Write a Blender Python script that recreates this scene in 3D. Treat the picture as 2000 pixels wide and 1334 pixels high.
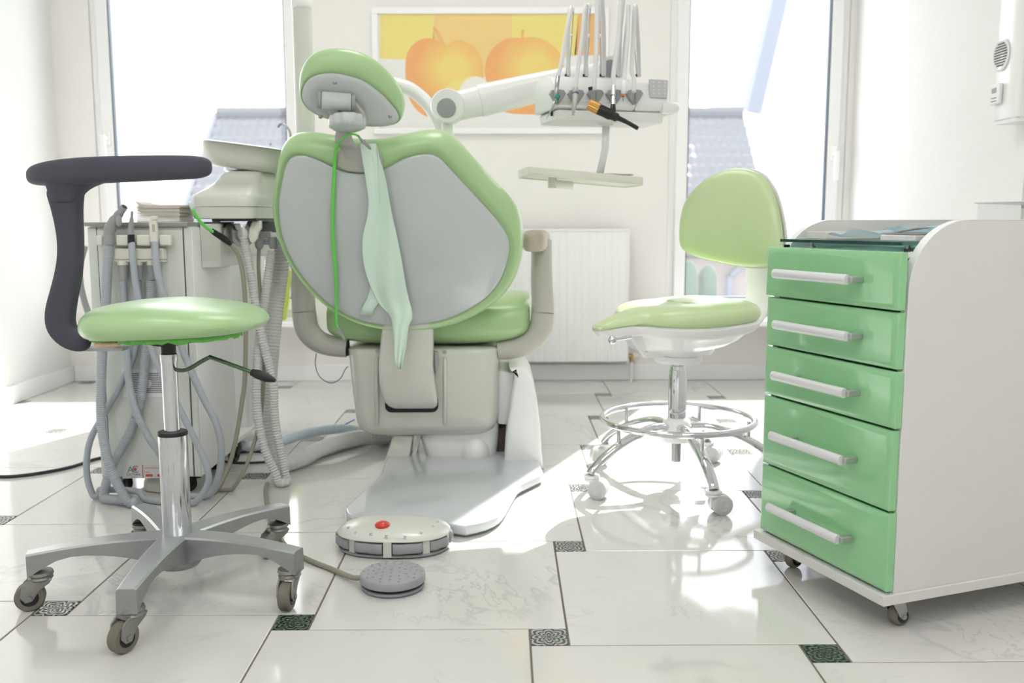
import bpy, bmesh, math, random
from mathutils import Vector, Matrix, noise
random.seed(7)
V = Vector
PI = math.pi
for o in list(bpy.data.objects): bpy.data.objects.remove(o)
scn = bpy.context.scene
COL = scn.collection

# ------------------------------------------------------------------ camera
F_, PIT, ROL, YAW, EYE = 1829.27, .127676, -.0019652, -.0063144, .70345
_c, _s, _cr, _sr, _cp, _sp = math.cos(YAW), math.sin(YAW), math.cos(ROL), math.sin(ROL), math.cos(PIT), math.sin(PIT)
_r0 = V((_c, _s, 0)); CF = V((-_s*_cp, _c*_cp, -_sp)); _u0 = V((-_s*_sp, _c*_sp, _cp))
CR = _cr*_r0 + _sr*_u0; CU = _cr*_u0 - _sr*_r0; CC = V((0, 0, EYE))
def ray(u, v): return (u-1000)/F_*CR - (v-667)/F_*CU + CF
def atz(u, v, z=0.): d = ray(u, v); return CC + d*((z-EYE)/d.z)
def aty(u, v, y): d = ray(u, v); return CC + d*(y/d.y)
def atx(u, v, x): d = ray(u, v); return CC + d*(x/d.x)
def onp(u, v, p0, n): d = ray(u, v); return CC + d*((p0-CC).dot(n)/d.dot(n))
cam = bpy.data.cameras.new('camera'); camo = bpy.data.objects.new('camera', cam); COL.objects.link(camo)
camo.matrix_world = Matrix(((CR.x, CU.x, -CF.x, CC.x), (CR.y, CU.y, -CF.y, CC.y), (CR.z, CU.z, -CF.z, CC.z), (0, 0, 0, 1)))
cam.sensor_width = 36; cam.sensor_fit = 'HORIZONTAL'; cam.lens = F_*36/2000
cam.clip_start = .05; cam.clip_end = 300
cam.dof.use_dof = True; cam.dof.focus_distance = 1.85; cam.dof.aperture_fstop = 4.5
scn.camera = camo

# ------------------------------------------------------------------ light
w = bpy.data.worlds.new('sky'); scn.world = w; w.use_nodes = True
bg = w.node_tree.nodes['Background']; bg.inputs[0].default_value = (.965, .985, 1, 1); bg.inputs[1].default_value = 3.2
sun = bpy.data.lights.new('sun', 'SUN'); suno = bpy.data.objects.new('sun', sun); COL.objects.link(suno)
sun.energy = 9; sun.angle = .01; sun.color = (1, .97, .92)
_el = math.radians(41.5); _h = V((-.4, -.917, 0)).normalized()
suno.rotation_euler = V((_h.x*math.cos(_el), _h.y*math.cos(_el), -math.sin(_el))).to_track_quat('-Z', 'Y').to_euler()
suno.location = (3, 9, 8)
scn.view_settings.view_transform = 'Standard'; scn.view_settings.look = 'None'
scn.view_settings.exposure = 0.45; scn.view_settings.gamma = 1
scn.view_settings.use_curve_mapping = False
FILL = 8.0

# ------------------------------------------------------------------ materials
def lin(c): c /= 255.; return c/12.92 if c <= .04045 else ((c+.055)/1.055)**2.4
def RGB(r, g, b): return (lin(r), lin(g), lin(b), 1)
MATS = {}
def mat(name, rgb, rough=.5, metal=0, coat=0, noise_amt=0, nscale=20, bump=0, bscale=200, spec=.5, sheen=0, trans=0, ior=1.45, alpha=1, sss=0):
    m = bpy.data.materials.new(name); m.use_nodes = True; nt = m.node_tree; N = nt.nodes; L = nt.links
    b = N['Principled BSDF']; c = RGB(*rgb)
    b.inputs['Base Color'].default_value = c; b.inputs['Roughness'].default_value = rough; b.inputs['Metallic'].default_value = metal
    b.inputs['Coat Weight'].default_value = coat; b.inputs['Coat Roughness'].default_value = .3 if 'leather' in name else .06
    b.inputs['Specular IOR Level'].default_value = spec; b.inputs['Transmission Weight'].default_value = trans; b.inputs['IOR'].default_value = ior
    b.inputs['Alpha'].default_value = alpha; b.inputs['Sheen Weight'].default_value = sheen
    tc = N.new('ShaderNodeTexCoord')
    if noise_amt:
        n = N.new('ShaderNodeTexNoise'); n.inputs['Scale'].default_value = nscale; n.inputs['Detail'].default_value = 5
        L.new(tc.outputs['Object'], n.inputs['Vector'])
        mx = N.new('ShaderNodeMix'); mx.data_type = 'RGBA'
        mx.inputs[6].default_value = tuple(x*(1-noise_amt) for x in c[:3])+(1,); mx.inputs[7].default_value = tuple(min(1, x*(1+noise_amt*.5)) for x in c[:3])+(1,)
        L.new(n.outputs['Fac'], mx.inputs[0]); L.new(mx.outputs[2], b.inputs['Base Color'])
    if bump:
        n2 = N.new('ShaderNodeTexNoise'); n2.inputs['Scale'].default_value = bscale; n2.inputs['Detail'].default_value = 4
        L.new(tc.outputs['Object'], n2.inputs['Vector'])
        bp = N.new('ShaderNodeBump'); bp.inputs['Strength'].default_value = bump; bp.inputs['Distance'].default_value = .002
        L.new(n2.outputs['Fac'], bp.inputs['Height']); L.new(bp.outputs[0], b.inputs['Normal'])
    MATS[name] = m; return m
G_LEATHER = mat('green leather', (171, 205, 148), .36, coat=.6, bump=.15, bscale=350, noise_amt=.04, nscale=8)
G_LEATHER2 = mat('pale green leather', (198, 219, 166), .36, coat=.6, bump=.12, bscale=350, noise_amt=.04, nscale=8)
G_TEAR = mat('torn green lining', (120, 200, 100), .8, bump=.4, bscale=90)
FOAM = mat('foam', (222, 190, 150), .9)
DARKFOAM = mat('dark grey foam skin', (72, 71, 84), .62, bump=.25, bscale=700, noise_amt=.06, nscale=5)
BLACK = mat('black plastic', (28, 28, 31), .4, noise_amt=.1)
RUBBER = mat('grey rubber wheel', (126, 120, 108), .7, noise_amt=.25, nscale=30, bump=.2, bscale=120)
CASTMETAL = mat('worn zinc', (150, 150, 146), .45, .7, noise_amt=.35, nscale=45, bump=.5, bscale=160)
ALU = mat('brushed aluminium', (208, 210, 212), .3, .8, noise_amt=.12, nscale=14, bump=.08, bscale=60)
ALUSIDE = mat('cast aluminium', (160, 161, 162), .5, .6, noise_amt=.12, nscale=60, bump=.35, bscale=400)
CHROME = mat('chrome', (215, 217, 220), .07, 1)
CHROME2 = mat('pitted chrome', (205, 207, 210), .13, 1, noise_amt=.08, nscale=60)
STEEL = mat('satin steel', (170, 170, 170), .28, .9)
BEIGE = mat('beige plastic', (214, 216, 207), .3, coat=.3, noise_amt=.02)
BEIGEG = mat('glossy beige shell', (208, 210, 200), .16, coat=.6, noise_amt=.02)
GREYPANEL = mat('grey back panel', (196, 201, 201), .16, coat=.8, noise_amt=.02)
GREYMET = mat('warm grey bracket', (186, 184, 178), .3, .3)
ARMGREY = mat('speckled grey arm', (190, 188, 180), .5, noise_amt=.08, nscale=180, bump=.2, bscale=400)
PADTAN = mat('worn armrest pad', (196, 184, 170), .5, noise_amt=.25, nscale=25, bump=.5, bscale=350)
WHITE = mat('white plastic', (238, 239, 238), .28, coat=.3)
PLATE = mat('grey white enamelled plate', (204, 208, 211), .18, coat=.6)
PALEGREY = mat('pale grey wheel', (208, 209, 208), .45)
WHITEM = mat('white enamel', (236, 237, 236), .4)
WHITEF = mat('white window frame', (251, 251, 251), .35)
GASKET = mat('dark gasket', (70, 80, 92), .6)
GREYPLAST = mat('grey plastic', (158, 160, 162), .42, noise_amt=.05)
MIDGREY = mat('mid grey rubber', (134, 137, 142), .5, noise_amt=.06)
HOSE = mat('blue grey hose', (172, 178, 185), .5)
HOSEW = mat('white corrugated hose', (212, 212, 210), .5)
HOSEB = mat('olive grey tube', (150, 148, 132), .45)
HOSEBLUE = mat('pale blue hose', (205, 216, 226), .5)
CABLE = mat('dark cable', (50, 50, 54), .5)
SAGE = mat('sage grey cabinet', (220, 224, 217), .35, noise_amt=.02)
SAGED = mat('darker sage top', (152, 158, 148), .4)
CREAM = mat('cream plastic', (226, 226, 214), .35)
GREENG = mat('glossy green front', (146, 205, 150), .14, coat=.8, noise_amt=.03, nscale=60)
LAMINATE = mat('white laminate', (224, 222, 219), .45, noise_amt=.03, nscale=3, bump=.05, bscale=300)
EDGE = mat('white edging', (222, 221, 218), .4)
HANDLE = mat('matt silver handle', (226, 226, 228), .32, .25)
HANDLE2 = mat('silver bracket', (182, 184, 182), .3, .6)
BIBM = mat('pale green paper', (230, 251, 236), .8, bump=.3, bscale=260)
CORD = mat('lime silicone cord', (110, 214, 90), .35)
RED = mat('red button', (214, 58, 44), .3, coat=.4)
GOLD = mat('amber gold ring', (214, 164, 92), .25, .5)
PAPER = mat('paper', (238, 236, 230), .8)
NAPKIN = mat('cream tissue', (243, 236, 226), .9, bump=.3, bscale=200)
TEAL = mat('teal wrapping', (185, 222, 220), .5, noise_amt=.3, nscale=25)
TEALD = mat('deep teal film', (40, 140, 125), .4)
LIME = mat('lime ceramic', (205, 226, 90), .35)
RADM = mat('white radiator enamel', (250, 250, 250), .35)
BRASS = mat('brass valve', (190, 160, 110), .35, .8)
SCREEN = mat('grey display', (150, 158, 160), .3)
LABELM = mat('label film', (222, 222, 220), .4)
INKRED = mat('red ink', (205, 95, 85), .5)
INKDARK = mat('dark ink', (70, 72, 78), .5)
COTTON = mat('cotton', (240, 238, 234), .95, bump=.8, bscale=90)
BLUE = mat('blue wire', (60, 120, 205), .4)
PURPLE = mat('purple band', (110, 90, 140), .4)
CLEAR = mat('clear acrylic', (250, 252, 252), .05, trans=1, ior=1.2)

def glass_mat(name, tint, haze=.0, fres=1.45):
    m = bpy.data.materials.new(name); m.use_nodes = True; nt = m.node_tree; N = nt.nodes; L = nt.links
    N.remove(N['Principled BSDF']); out = N['Material Output']
    t = N.new('ShaderNodeBsdfTransparent'); t.inputs[0].default_value = tint
    g = N.new('ShaderNodeBsdfGlossy'); g.inputs['Roughness'].default_value = .02
    f = N.new('ShaderNodeLayerWeight'); f.inputs[0].default_value = .5
    pw = N.new('ShaderNodeMath'); pw.operation = 'POWER'; pw.inputs[1].default_value = 4; L.new(f.outputs['Facing'], pw.inputs[0])
    ma = N.new('ShaderNodeMath'); ma.operation = 'MULTIPLY_ADD'; ma.inputs[1].default_value = .7; ma.inputs[2].default_value = (fres-1)/10; L.new(pw.outputs[0], ma.inputs[0])
    mx = N.new('ShaderNodeMixShader'); L.new(ma.outputs[0], mx.inputs[0]); L.new(t.outputs[0], mx.inputs[1]); L.new(g.outputs[0], mx.inputs[2])
    last = mx
    if haze:
        d = N.new('ShaderNodeBsdfTranslucent'); d.inputs[0].default_value = (.95, .97, 1, 1)
        m2 = N.new('ShaderNodeMixShader'); m2.inputs[0].default_value = haze
        L.new(mx.outputs[0], m2.inputs[1]); L.new(d.outputs[0], m2.inputs[2]); last = m2
    L.new(last.outputs[0], out.inputs[0]); return m
PANE = glass_mat('window glass', (.98, .99, 1, 1), haze=.03)  # translucent share put in as veiling glare over the view outside
SHELFG = glass_mat('green shelf glass', (.55, .75, .7, 1), 0, 1.6)
ACRYL = glass_mat('clear acrylic sheet', (.985, .99, .99, 1), 0, 1.4)
FILM = glass_mat('clear film', (.88, .96, .99, 1), .4, 1.4)

def see_through(m, f, col):
    N, L = m.node_tree.nodes, m.node_tree.links; b = N['Principled BSDF']; t = N.new('ShaderNodeBsdfTranslucent'); t.inputs[0].default_value = RGB(*col)
    mx = N.new('ShaderNodeMixShader'); mx.inputs[0].default_value = f; L.new(b.outputs[0], mx.inputs[1]); L.new(t.outputs[0], mx.inputs[2]); L.new(mx.outputs[0], N['Material Output'].inputs[0]); return m
see_through(BIBM, .1, (236, 250, 240)); see_through(PAPER, .3, (244, 242, 238)); see_through(NAPKIN, .2, (246, 240, 230))
def nodes_of(m): return m.node_tree.nodes, m.node_tree.links, m.node_tree.nodes['Principled BSDF']
# marble tiles
MARBLE = mat('marble tile', (228, 227, 224), .085, coat=.35)
N, L, B = nodes_of(MARBLE)
at = N.new('ShaderNodeAttribute'); at.attribute_name = 'tile'; tc = N.new('ShaderNodeTexCoord')
sc = N.new('ShaderNodeVectorMath'); sc.operation = 'SCALE'; sc.inputs['Scale'].default_value = 13.7; L.new(at.outputs['Color'], sc.inputs[0])
ad = N.new('ShaderNodeVectorMath'); ad.operation = 'ADD'; L.new(tc.outputs['Object'], ad.inputs[0]); L.new(sc.outputs[0], ad.inputs[1])
def vein(scale, dist, lo, hi, det=6):
    n1 = N.new('ShaderNodeTexNoise'); n1.inputs['Scale'].default_value = scale; n1.inputs['Detail'].default_value = det
    n1.inputs['Roughness'].default_value = .62; n1.inputs['Distortion'].default_value = dist; L.new(ad.outputs[0], n1.inputs['Vector'])
    a = N.new('ShaderNodeMath'); a.operation = 'SUBTRACT'; a.inputs[1].default_value = .5; L.new(n1.outputs['Fac'], a.inputs[0])
    b = N.new('ShaderNodeMath'); b.operation = 'ABSOLUTE'; L.new(a.outputs[0], b.inputs[0])
    r = N.new('ShaderNodeMapRange'); r.inputs[1].default_value = lo; r.inputs[2].default_value = hi; r.inputs[3].default_value = 1; r.inputs[4].default_value = 0
    L.new(b.outputs[0], r.inputs[0]); return r
v1 = vein(1.5, .7, .0, .016, 4); v2 = vein(3.4, .5, .0, .010, 5)
msk = N.new('ShaderNodeTexNoise'); msk.inputs['Scale'].default_value = 3; L.new(ad.outputs[0], msk.inputs['Vector'])
mr = N.new('ShaderNodeMapRange'); mr.inputs[1].default_value = .46; mr.inputs[2].default_value = .66; L.new(msk.outputs['Fac'], mr.inputs[0])
mm = N.new('ShaderNodeMath'); mm.operation = 'MAXIMUM'; L.new(v1.outputs[0], mm.inputs[0]); L.new(v2.outputs[0], mm.inputs[1])
mu = N.new('ShaderNodeMath'); mu.operation = 'MULTIPLY'; L.new(mm.outputs[0], mu.inputs[0]); L.new(mr.outputs[0], mu.inputs[1])
cl = N.new('ShaderNodeMix'); cl.data_type = 'RGBA'; cl.inputs[6].default_value = RGB(220, 219, 215); cl.inputs[7].default_value = RGB(198, 199, 199)
L.new(mu.outputs[0], cl.inputs[0]); L.new(cl.outputs[2], B.inputs['Base Color'])
GROUT = mat('grout', (112, 106, 98), .8)
# ornamental insert: eight-fold rosette
DECO = mat('ornamental insert', (150, 150, 150), .2)
N, L, B = nodes_of(DECO)
uv = N.new('ShaderNodeUVMap'); uv.uv_map = 'uv'
sb = N.new('ShaderNodeVectorMath'); sb.operation = 'SUBTRACT'; sb.inputs[1].default_value = (.5, .5, 0); L.new(uv.outputs[0], sb.inputs[0])
sp = N.new('ShaderNodeSeparateXYZ'); L.new(sb.outputs[0], sp.inputs[0])
def M2(op, a, b=None):
    n = N.new('ShaderNodeMath'); n.operation = op
    for i, q in enumerate((a, b)):
        if q is None: continue
        if isinstance(q, (int, float)): n.inputs[i].default_value = q
        else: L.new(q, n.inputs[i])
    return n.outputs[0]
ang = M2('ARCTAN2', sp.outputs[1], sp.outputs[0]); ln = N.new('ShaderNodeVectorMath'); ln.operation = 'LENGTH'; L.new(sb.outputs[0], ln.inputs[0])
rad = ln.outputs['Value']
pet = M2('ABSOLUTE', M2('COSINE', M2('MULTIPLY', ang, 4.0)))
a1 = M2('COSINE', M2('MULTIPLY', M2('SUBTRACT', rad, M2('MULTIPLY', pet, .12)), 42.0))
nn = N.new('ShaderNodeTexNoise'); nn.inputs['Scale'].default_value = 9; L.new(uv.outputs[0], nn.inputs['Vector'])
a2 = M2('ADD', a1, M2('MULTIPLY', M2('SUBTRACT', nn.outputs['Fac'], .5), 1.6))
th = N.new('ShaderNodeMapRange'); th.inputs[1].default_value = -.25; th.inputs[2].default_value = .25; L.new(a2, th.inputs[0])
cm = N.new('ShaderNodeMix'); cm.data_type = 'RGBA'; cm.inputs[6].default_value = RGB(88, 92, 90); cm.inputs[7].default_value = RGB(206, 210, 206)
L.new(th.outputs[0], cm.inputs[0])
cm2 = N.new('ShaderNodeMix'); cm2.data_type = 'RGBA'; cm2.inputs[6].default_value = RGB(18, 30, 22); cm2.inputs[7].default_value = RGB(96, 124, 104); L.new(th.outputs[0], cm2.inputs[0])
at2 = N.new('ShaderNodeAttribute'); at2.attribute_name = 'tile'; sx2 = N.new('ShaderNodeSeparateColor'); L.new(at2.outputs['Color'], sx2.inputs[0])
gt = M2('GREATER_THAN', sx2.outputs[0], .62); cm3 = N.new('ShaderNodeMix'); cm3.data_type = 'RGBA'; L.new(gt, cm3.inputs[0]); L.new(cm.outputs[2], cm3.inputs[6]); L.new(cm2.outputs[2], cm3.inputs[7])
L.new(cm3.outputs[2], B.inputs['Base Color'])
bp = N.new('ShaderNodeBump'); bp.inputs['Strength'].default_value = .8; bp.inputs['Distance'].default_value = .003; L.new(a2, bp.inputs['Height']); L.new(bp.outputs[0], B.inputs['Normal'])
B.inputs['Metallic'].default_value = .3
WALLB = mat('cream stucco', (246, 243, 239), .85, noise_amt=.025, nscale=4, bump=.6, bscale=26)
WALLR = mat('white rough plaster', (240, 240, 239), .85, noise_amt=.015, nscale=8, bump=1.0, bscale=18)
CEIL = mat('ceiling white', (240, 240, 238), .9)

# ------------------------------------------------------------------ mesh helpers
def spl(pts, n=8, closed=False):
    pts = [V(p) for p in pts]; out = []; k = len(pts)
    rng = range(k) if closed else range(k-1)
    for i in rng:
        if closed: p0, p1, p2, p3 = pts[(i-1) % k], pts[i], pts[(i+1) % k], pts[(i+2) % k]
        else: p0, p1, p2, p3 = pts[max(i-1, 0)], pts[i], pts[i+1], pts[min(i+2, k-1)]
        for j in range(n):
            t = j/n
            out.append(.5*((2*p1)+(p2-p0)*t+(2*p0-5*p1+4*p2-p3)*t*t+(3*p1-p0-3*p2+p3)*t**3))
    if not closed: out.append(pts[-1])
    return out
def resample(pts, n, closed=True):
    P = list(pts) + ([pts[0]] if closed else []); d = [0]
    for i in range(1, len(P)): d.append(d[-1]+(P[i]-P[i-1]).length)
    T = d[-1]; out = []; j = 0; cnt = n if closed else n-1
    for i in range(n):
        t = T*i/cnt
        while j < len(P)-2 and d[j+1] < t: j += 1
        s = (t-d[j])/max(1e-9, d[j+1]-d[j]); out.append(P[j].lerp(P[j+1], min(1, s)))
    return out
def rrect(w, h, r, n=5):
    out = []
    for cx, cy, a0 in ((w/2-r, h/2-r, 0), (-w/2+r, h/2-r, 90), (-w/2+r, -h/2+r, 180), (w/2-r, -h/2+r, 270)):
        for i in range(n+1):
            a = math.radians(a0+90*i/n); out.append(V((cx+r*math.cos(a), cy+r*math.sin(a), 0)))
    return out
def frame(z, x=None):
    z = V(z).normalized()
    if x is None or abs(V(x).normalized().dot(z)) > .999: x = V((1, 0, 0)) if abs(z.x) < .9 else V((0, 1, 0))
    x = (V(x)-z*V(x).dot(z)).normalized(); y = z.cross(x)
    return x, y, z
class MB:
    def __init__(s): s.b = bmesh.new()
    def obox(s, o, x, y, z):
        o, x, y, z = map(V, (o, x, y, z))
        v = [s.b.verts.new(o+x*i+y*j+z*k) for k in (0, 1) for j in (0, 1) for i in (0, 1)]
        for f in ((0, 2, 3, 1), (4, 5, 7, 6), (0, 1, 5, 4), (2, 6, 7, 3), (0, 4, 6, 2), (1, 3, 7, 5)): s.b.faces.new([v[i] for i in f])
        return s
    def box(s, x0, x1, y0, y1, z0, z1): return s.obox((x0, y0, z0), (x1-x0, 0, 0), (0, y1-y0, 0), (0, 0, z1-z0))
    def loft(s, rings, c0=True, c1=True, closed=True):
        R = [[s.b.verts.new(p) for p in r] for r in rings]; n = len(R[0])
        for a, b in zip(R, R[1:]):
            for i in range(n if closed else n-1):
                j = (i+1) % n; s.b.faces.new((a[i], a[j], b[j], b[i]))
        if c0 and closed: s.b.faces.new(R[0][::-1])
        if c1 and closed: s.b.faces.new(R[-1])
        return s
    def prism(s, poly, vec): poly = [V(p) for p in poly]; return s.loft([poly, [p+V(vec) for p in poly]])
    def tube(s, pts, r, seg=12, cap=True, sx=1., up=None):
        pts = [V(p) for p in pts]; rs = r if isinstance(r, (list, tuple)) else [r]*len(pts)
        x, y, z = frame(pts[1]-pts[0], up); rings = []
        for i, p in enumerate(pts):
            t = (pts[min(i+1, len(pts)-1)]-pts[max(i-1, 0)]).normalized()
            x = (x-t*x.dot(t)).normalized(); y = t.cross(x)
            rings.append([p+(x*math.cos(2*PI*k/seg)*sx+y*math.sin(2*PI*k/seg))*rs[i] for k in range(seg)])
        return s.loft(rings, cap, cap)
    def cyl(s, p0, p1, r0, r1=None, seg=24): return s.tube([p0, p1], [r0, r0 if r1 is None else r1], seg)
    def lathe(s, prof, base, axis=(0, 0, 1), seg=32):
        x, y, z = frame(axis); base = V(base)
        return s.loft([[base+z*h+(x*math.cos(2*PI*k/seg)+y*math.sin(2*PI*k/seg))*max(r, 1e-4) for k in range(seg)] for r, h in prof])
    def ball(s, c, rx, ry=None, rz=None, X=None, Y=None, Z=None, seg=24, rings=12, p=1.):
        ry = rx if ry is None else ry; rz = rx if rz is None else rz; c = V(c)
        X = V(X or (1, 0, 0)); Y = V(Y or (0, 1, 0)); Z = V(Z or (0, 0, 1)); R = []
        for i in range(rings+1):
            a = -PI/2+PI*i/rings; cc = max(math.cos(a), 0.02)**p; ss = math.copysign(abs(math.sin(a))**p, math.sin(a))
            R.append([c+X*rx*cc*math.cos(2*PI*k/seg)+Y*ry*cc*math.sin(2*PI*k/seg)+Z*rz*ss for k in range(seg)])
        return s.loft(R)
    def slab(s, poly, vec, r=.004, n=3):
        """polygon extruded along vec with rounded rims"""
        poly = [V(p) for p in poly]; vec = V(vec); c = sum(poly, V())/len(poly); Lh = vec.length; d = vec/Lh; m = len(poly)
        area = sum(((poly[i]-c).cross(poly[(i+1) % m]-c)).dot(d) for i in range(m)); sg = 1 if area > 0 else -1
        nr = []
        for i in range(m):
            t = (poly[(i+1) % m]-poly[i-1]).cross(d)*sg; nr.append(t.normalized() if t.length > 1e-9 else V())
        bot = [[p-q*r*(1-math.cos(PI/2*i/n))+d*r*(1-math.sin(PI/2*i/n)) for p, q in zip(poly, nr)] for i in range(n+1)]
        top = [[p-q*r*(1-math.cos(PI/2*i/n))+d*(Lh-r*(1-math.sin(PI/2*i/n))) for p, q in zip(poly, nr)] for i in range(n+1)]
        return s.loft(bot[::-1]+top)
def corr(pts, r, pitch=.006, depth=.12, seg=12):
    """corrugated hose along a path"""
    Lt = sum((b-a).length for a, b in zip(pts, pts[1:])); n = int(Lt/pitch)*4
    P = resample(pts, n+1, False); return P, [r*(1-depth*(.5+.5*math.cos(PI*i/2))) for i in range(n+1)]
RW = {}
def finish(mb, name, m, inv=None, smooth=38, bev=0, bseg=2, sub=0):
    b = mb.b; bmesh.ops.recalc_face_normals(b, faces=b.faces)
    me = bpy.data.meshes.new(name)
    if inv: b.transform(inv)
    b.to_mesh(me); b.free()
    for p in me.polygons: p.use_smooth = True
    me.set_sharp_from_angle(angle=math.radians(smooth))
    ms = m if isinstance(m, (list, tuple)) else [m]
    for q in ms: me.materials.append(q)
    o = bpy.data.objects.new(name, me); COL.objects.link(o)
    if bev:
        md = o.modifiers.new('bevel', 'BEVEL'); md.width = bev; md.segments = bseg; md.limit_method = 'ANGLE'; md.angle_limit = math.radians(40); md.harden_normals = False
    if sub:
        md = o.modifiers.new('sub', 'SUBSURF'); md.levels = sub; md.render_levels = sub
    return o
def thing(name, label, cat, loc=(0, 0, 0), group=None):
    o = bpy.data.objects.new(name, None); COL.objects.link(o); o.location = loc; o.empty_display_size = .05
    o['label'] = label; o['category'] = cat
    if group: o['group'] = group
    RW[o.name] = Matrix.Translation(V(loc)); return o
def part(mb, name, m, parent, label=None, **k):
    W = RW[parent.name]; o = finish(mb, name, m, W.inverted(), **k); o.parent = parent; RW[o.name] = W
    if label: o['label'] = label
    return o
def solo(mb, name, m, label, cat, loc=(0, 0, 0), group=None, **k):
    W = Matrix.Translation(V(loc)); o = finish(mb, name, m, W.inverted(), **k); o.location = loc; RW[o.name] = W
    o['label'] = label; o['category'] = cat
    if group: o['group'] = group
    return o
def struct(mb, name, m, parent=None, **k):
    if parent: return part(mb, name, m, parent, **k)
    o = finish(mb, name, m, None, **k); o['kind'] = 'structure'; RW[o.name] = Matrix(); return o
def text(body, name, m, parent, pos, xdir, ydir, size, label=None, align='CENTER'):
    cu = bpy.data.curves.new(name, 'FONT'); cu.body = body; cu.size = size; cu.align_x = align; cu.extrude = .0002
    o = bpy.data.objects.new(name, cu); COL.objects.link(o); cu.materials.append(m)
    x = V(xdir).normalized(); y = V(ydir).normalized(); z = x.cross(y)
    M = Matrix(((x.x, y.x, z.x, pos[0]), (x.y, y.y, z.y, pos[1]), (x.z, y.z, z.z, pos[2]), (0, 0, 0, 1)))
    bpy.context.view_layer.update(); me = bpy.data.meshes.new_from_object(o.evaluated_get(bpy.context.evaluated_depsgraph_get())); bpy.data.objects.remove(o); bpy.data.curves.remove(cu)
    me.transform(RW[parent.name].inverted() @ M); o = bpy.data.objects.new(name, me); COL.objects.link(o); me.materials.clear(); me.materials.append(m); RW[o.name] = RW[parent.name]
    o.parent = parent
    if label: o['label'] = label
    return o

# ------------------------------------------------------------------ the room
XL, XR, YB, YF, ZC, TH = -1.93, 1.50, 4.127, -1.9, 2.62, .26
A_, B_, X0, Y0 = .45, .0649, .0394, 1.4881
fb = bmesh.new(); uvl = fb.loops.layers.uv.new('uv'); cll = fb.loops.layers.color.new('tile')
def tile(x, y, s_, mi, dark=False):
    g = .0014; x0, x1, y0, y1 = max(x+g, XL), min(x+s_-g, XR), max(y+g, YF), min(y+s_-g, YB)
    if x1-x0 < .004 or y1-y0 < .004: return
    rc = (random.random()*(1 if mi == 0 else .6)+(.63 if dark else 0), random.random(), random.random(), 1); e = .0012
    top = [fb.verts.new(p) for p in ((x0+e, y0+e, 0), (x1-e, y0+e, 0), (x1-e, y1-e, 0), (x0+e, y1-e, 0))]
    bot = [fb.verts.new(p) for p in ((x0, y0, -.0015), (x1, y0, -.0015), (x1, y1, -.0015), (x0, y1, -.0015))]
    fs = [fb.faces.new(top)]+[fb.faces.new((bot[i], bot[(i+1) % 4], top[(i+1) % 4], top[i])) for i in range(4)]
    for f in fs:
        f.material_index = mi
        for l in f.loops: l[cll] = rc; l[uvl].uv = ((l.vert.co.x-x)/s_, (l.vert.co.y-y)/s_)
for i in range(-9, 10):
    for j in range(-10, 10):
        x = X0+i*A_+j*B_; y = Y0-i*B_+j*A_
        tile(x, y, B_, 1, (i, j) in ((1, 0), (-1, 0), (-2, 0))); tile(x+B_, y, A_, 0)
f = fb.faces.new([fb.verts.new(p) for p in ((XL, YF, -.0012), (XR, YF, -.0012), (XR, YB, -.0012), (XL, YB, -.0012))]); f.material_index = 2
f = fb.faces.new([fb.verts.new(p) for p in ((XL, YF, -.1), (XR, YF, -.1), (XR, YB, -.1), (XL, YB, -.1))]); f.material_index = 2
me = bpy.data.meshes.new('floor'); fb.to_mesh(me); fb.free()
for q in (MARBLE, DECO, GROUT): me.materials.append(q)
flo = bpy.data.objects.new('floor', me); COL.objects.link(flo); flo['kind'] = 'structure'
W1 = (-1.768, -.86, .285, 2.36); W2 = (.705, 1.475, .285, 2.36)
mb = MB()
for x0, x1 in ((XL-.2, W1[0]), (W1[1], W2[0]), (W2[1], XR+.2)): mb.box(x0, x1, YB, YB+TH, -.1, ZC+.1)
for q in (W1, W2):
    mb.box(q[0], q[1], YB, YB+TH, -.1, q[2]); mb.box(q[0], q[1], YB, YB+TH, q[3], ZC+.1)
struct(mb, 'wall_back', WALLB)
struct(MB().box(XL-.2, XL, YF-.2, YB, -.1, ZC+.1), 'wall_left', WALLR)
struct(MB().box(XR, XR+.2, YF-.2, YB, -.1, ZC+.1), 'wall_right', WALLR)
struct(MB().box(XL, XR, YF-.2, YF, -.1, ZC+.1), 'wall_front', WALLR)
struct(MB().box(XL, XR, YF, YB, ZC, ZC+.1), 'ceiling', CEIL)
struct(MB().box(XL+.013, XR-.013, YB-.012, YB, 0, .072), 'baseboard_back', WHITEF, bev=.003)
struct(MB().box(XL, XL+.012, YF+.01, YB, 0, .072), 'baseboard_left', WHITEF, bev=.003)
struct(MB().box(XR-.012, XR, YF+.01, YB, 0, .072), 'baseboard_right', WHITEF, bev=.003)
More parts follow.
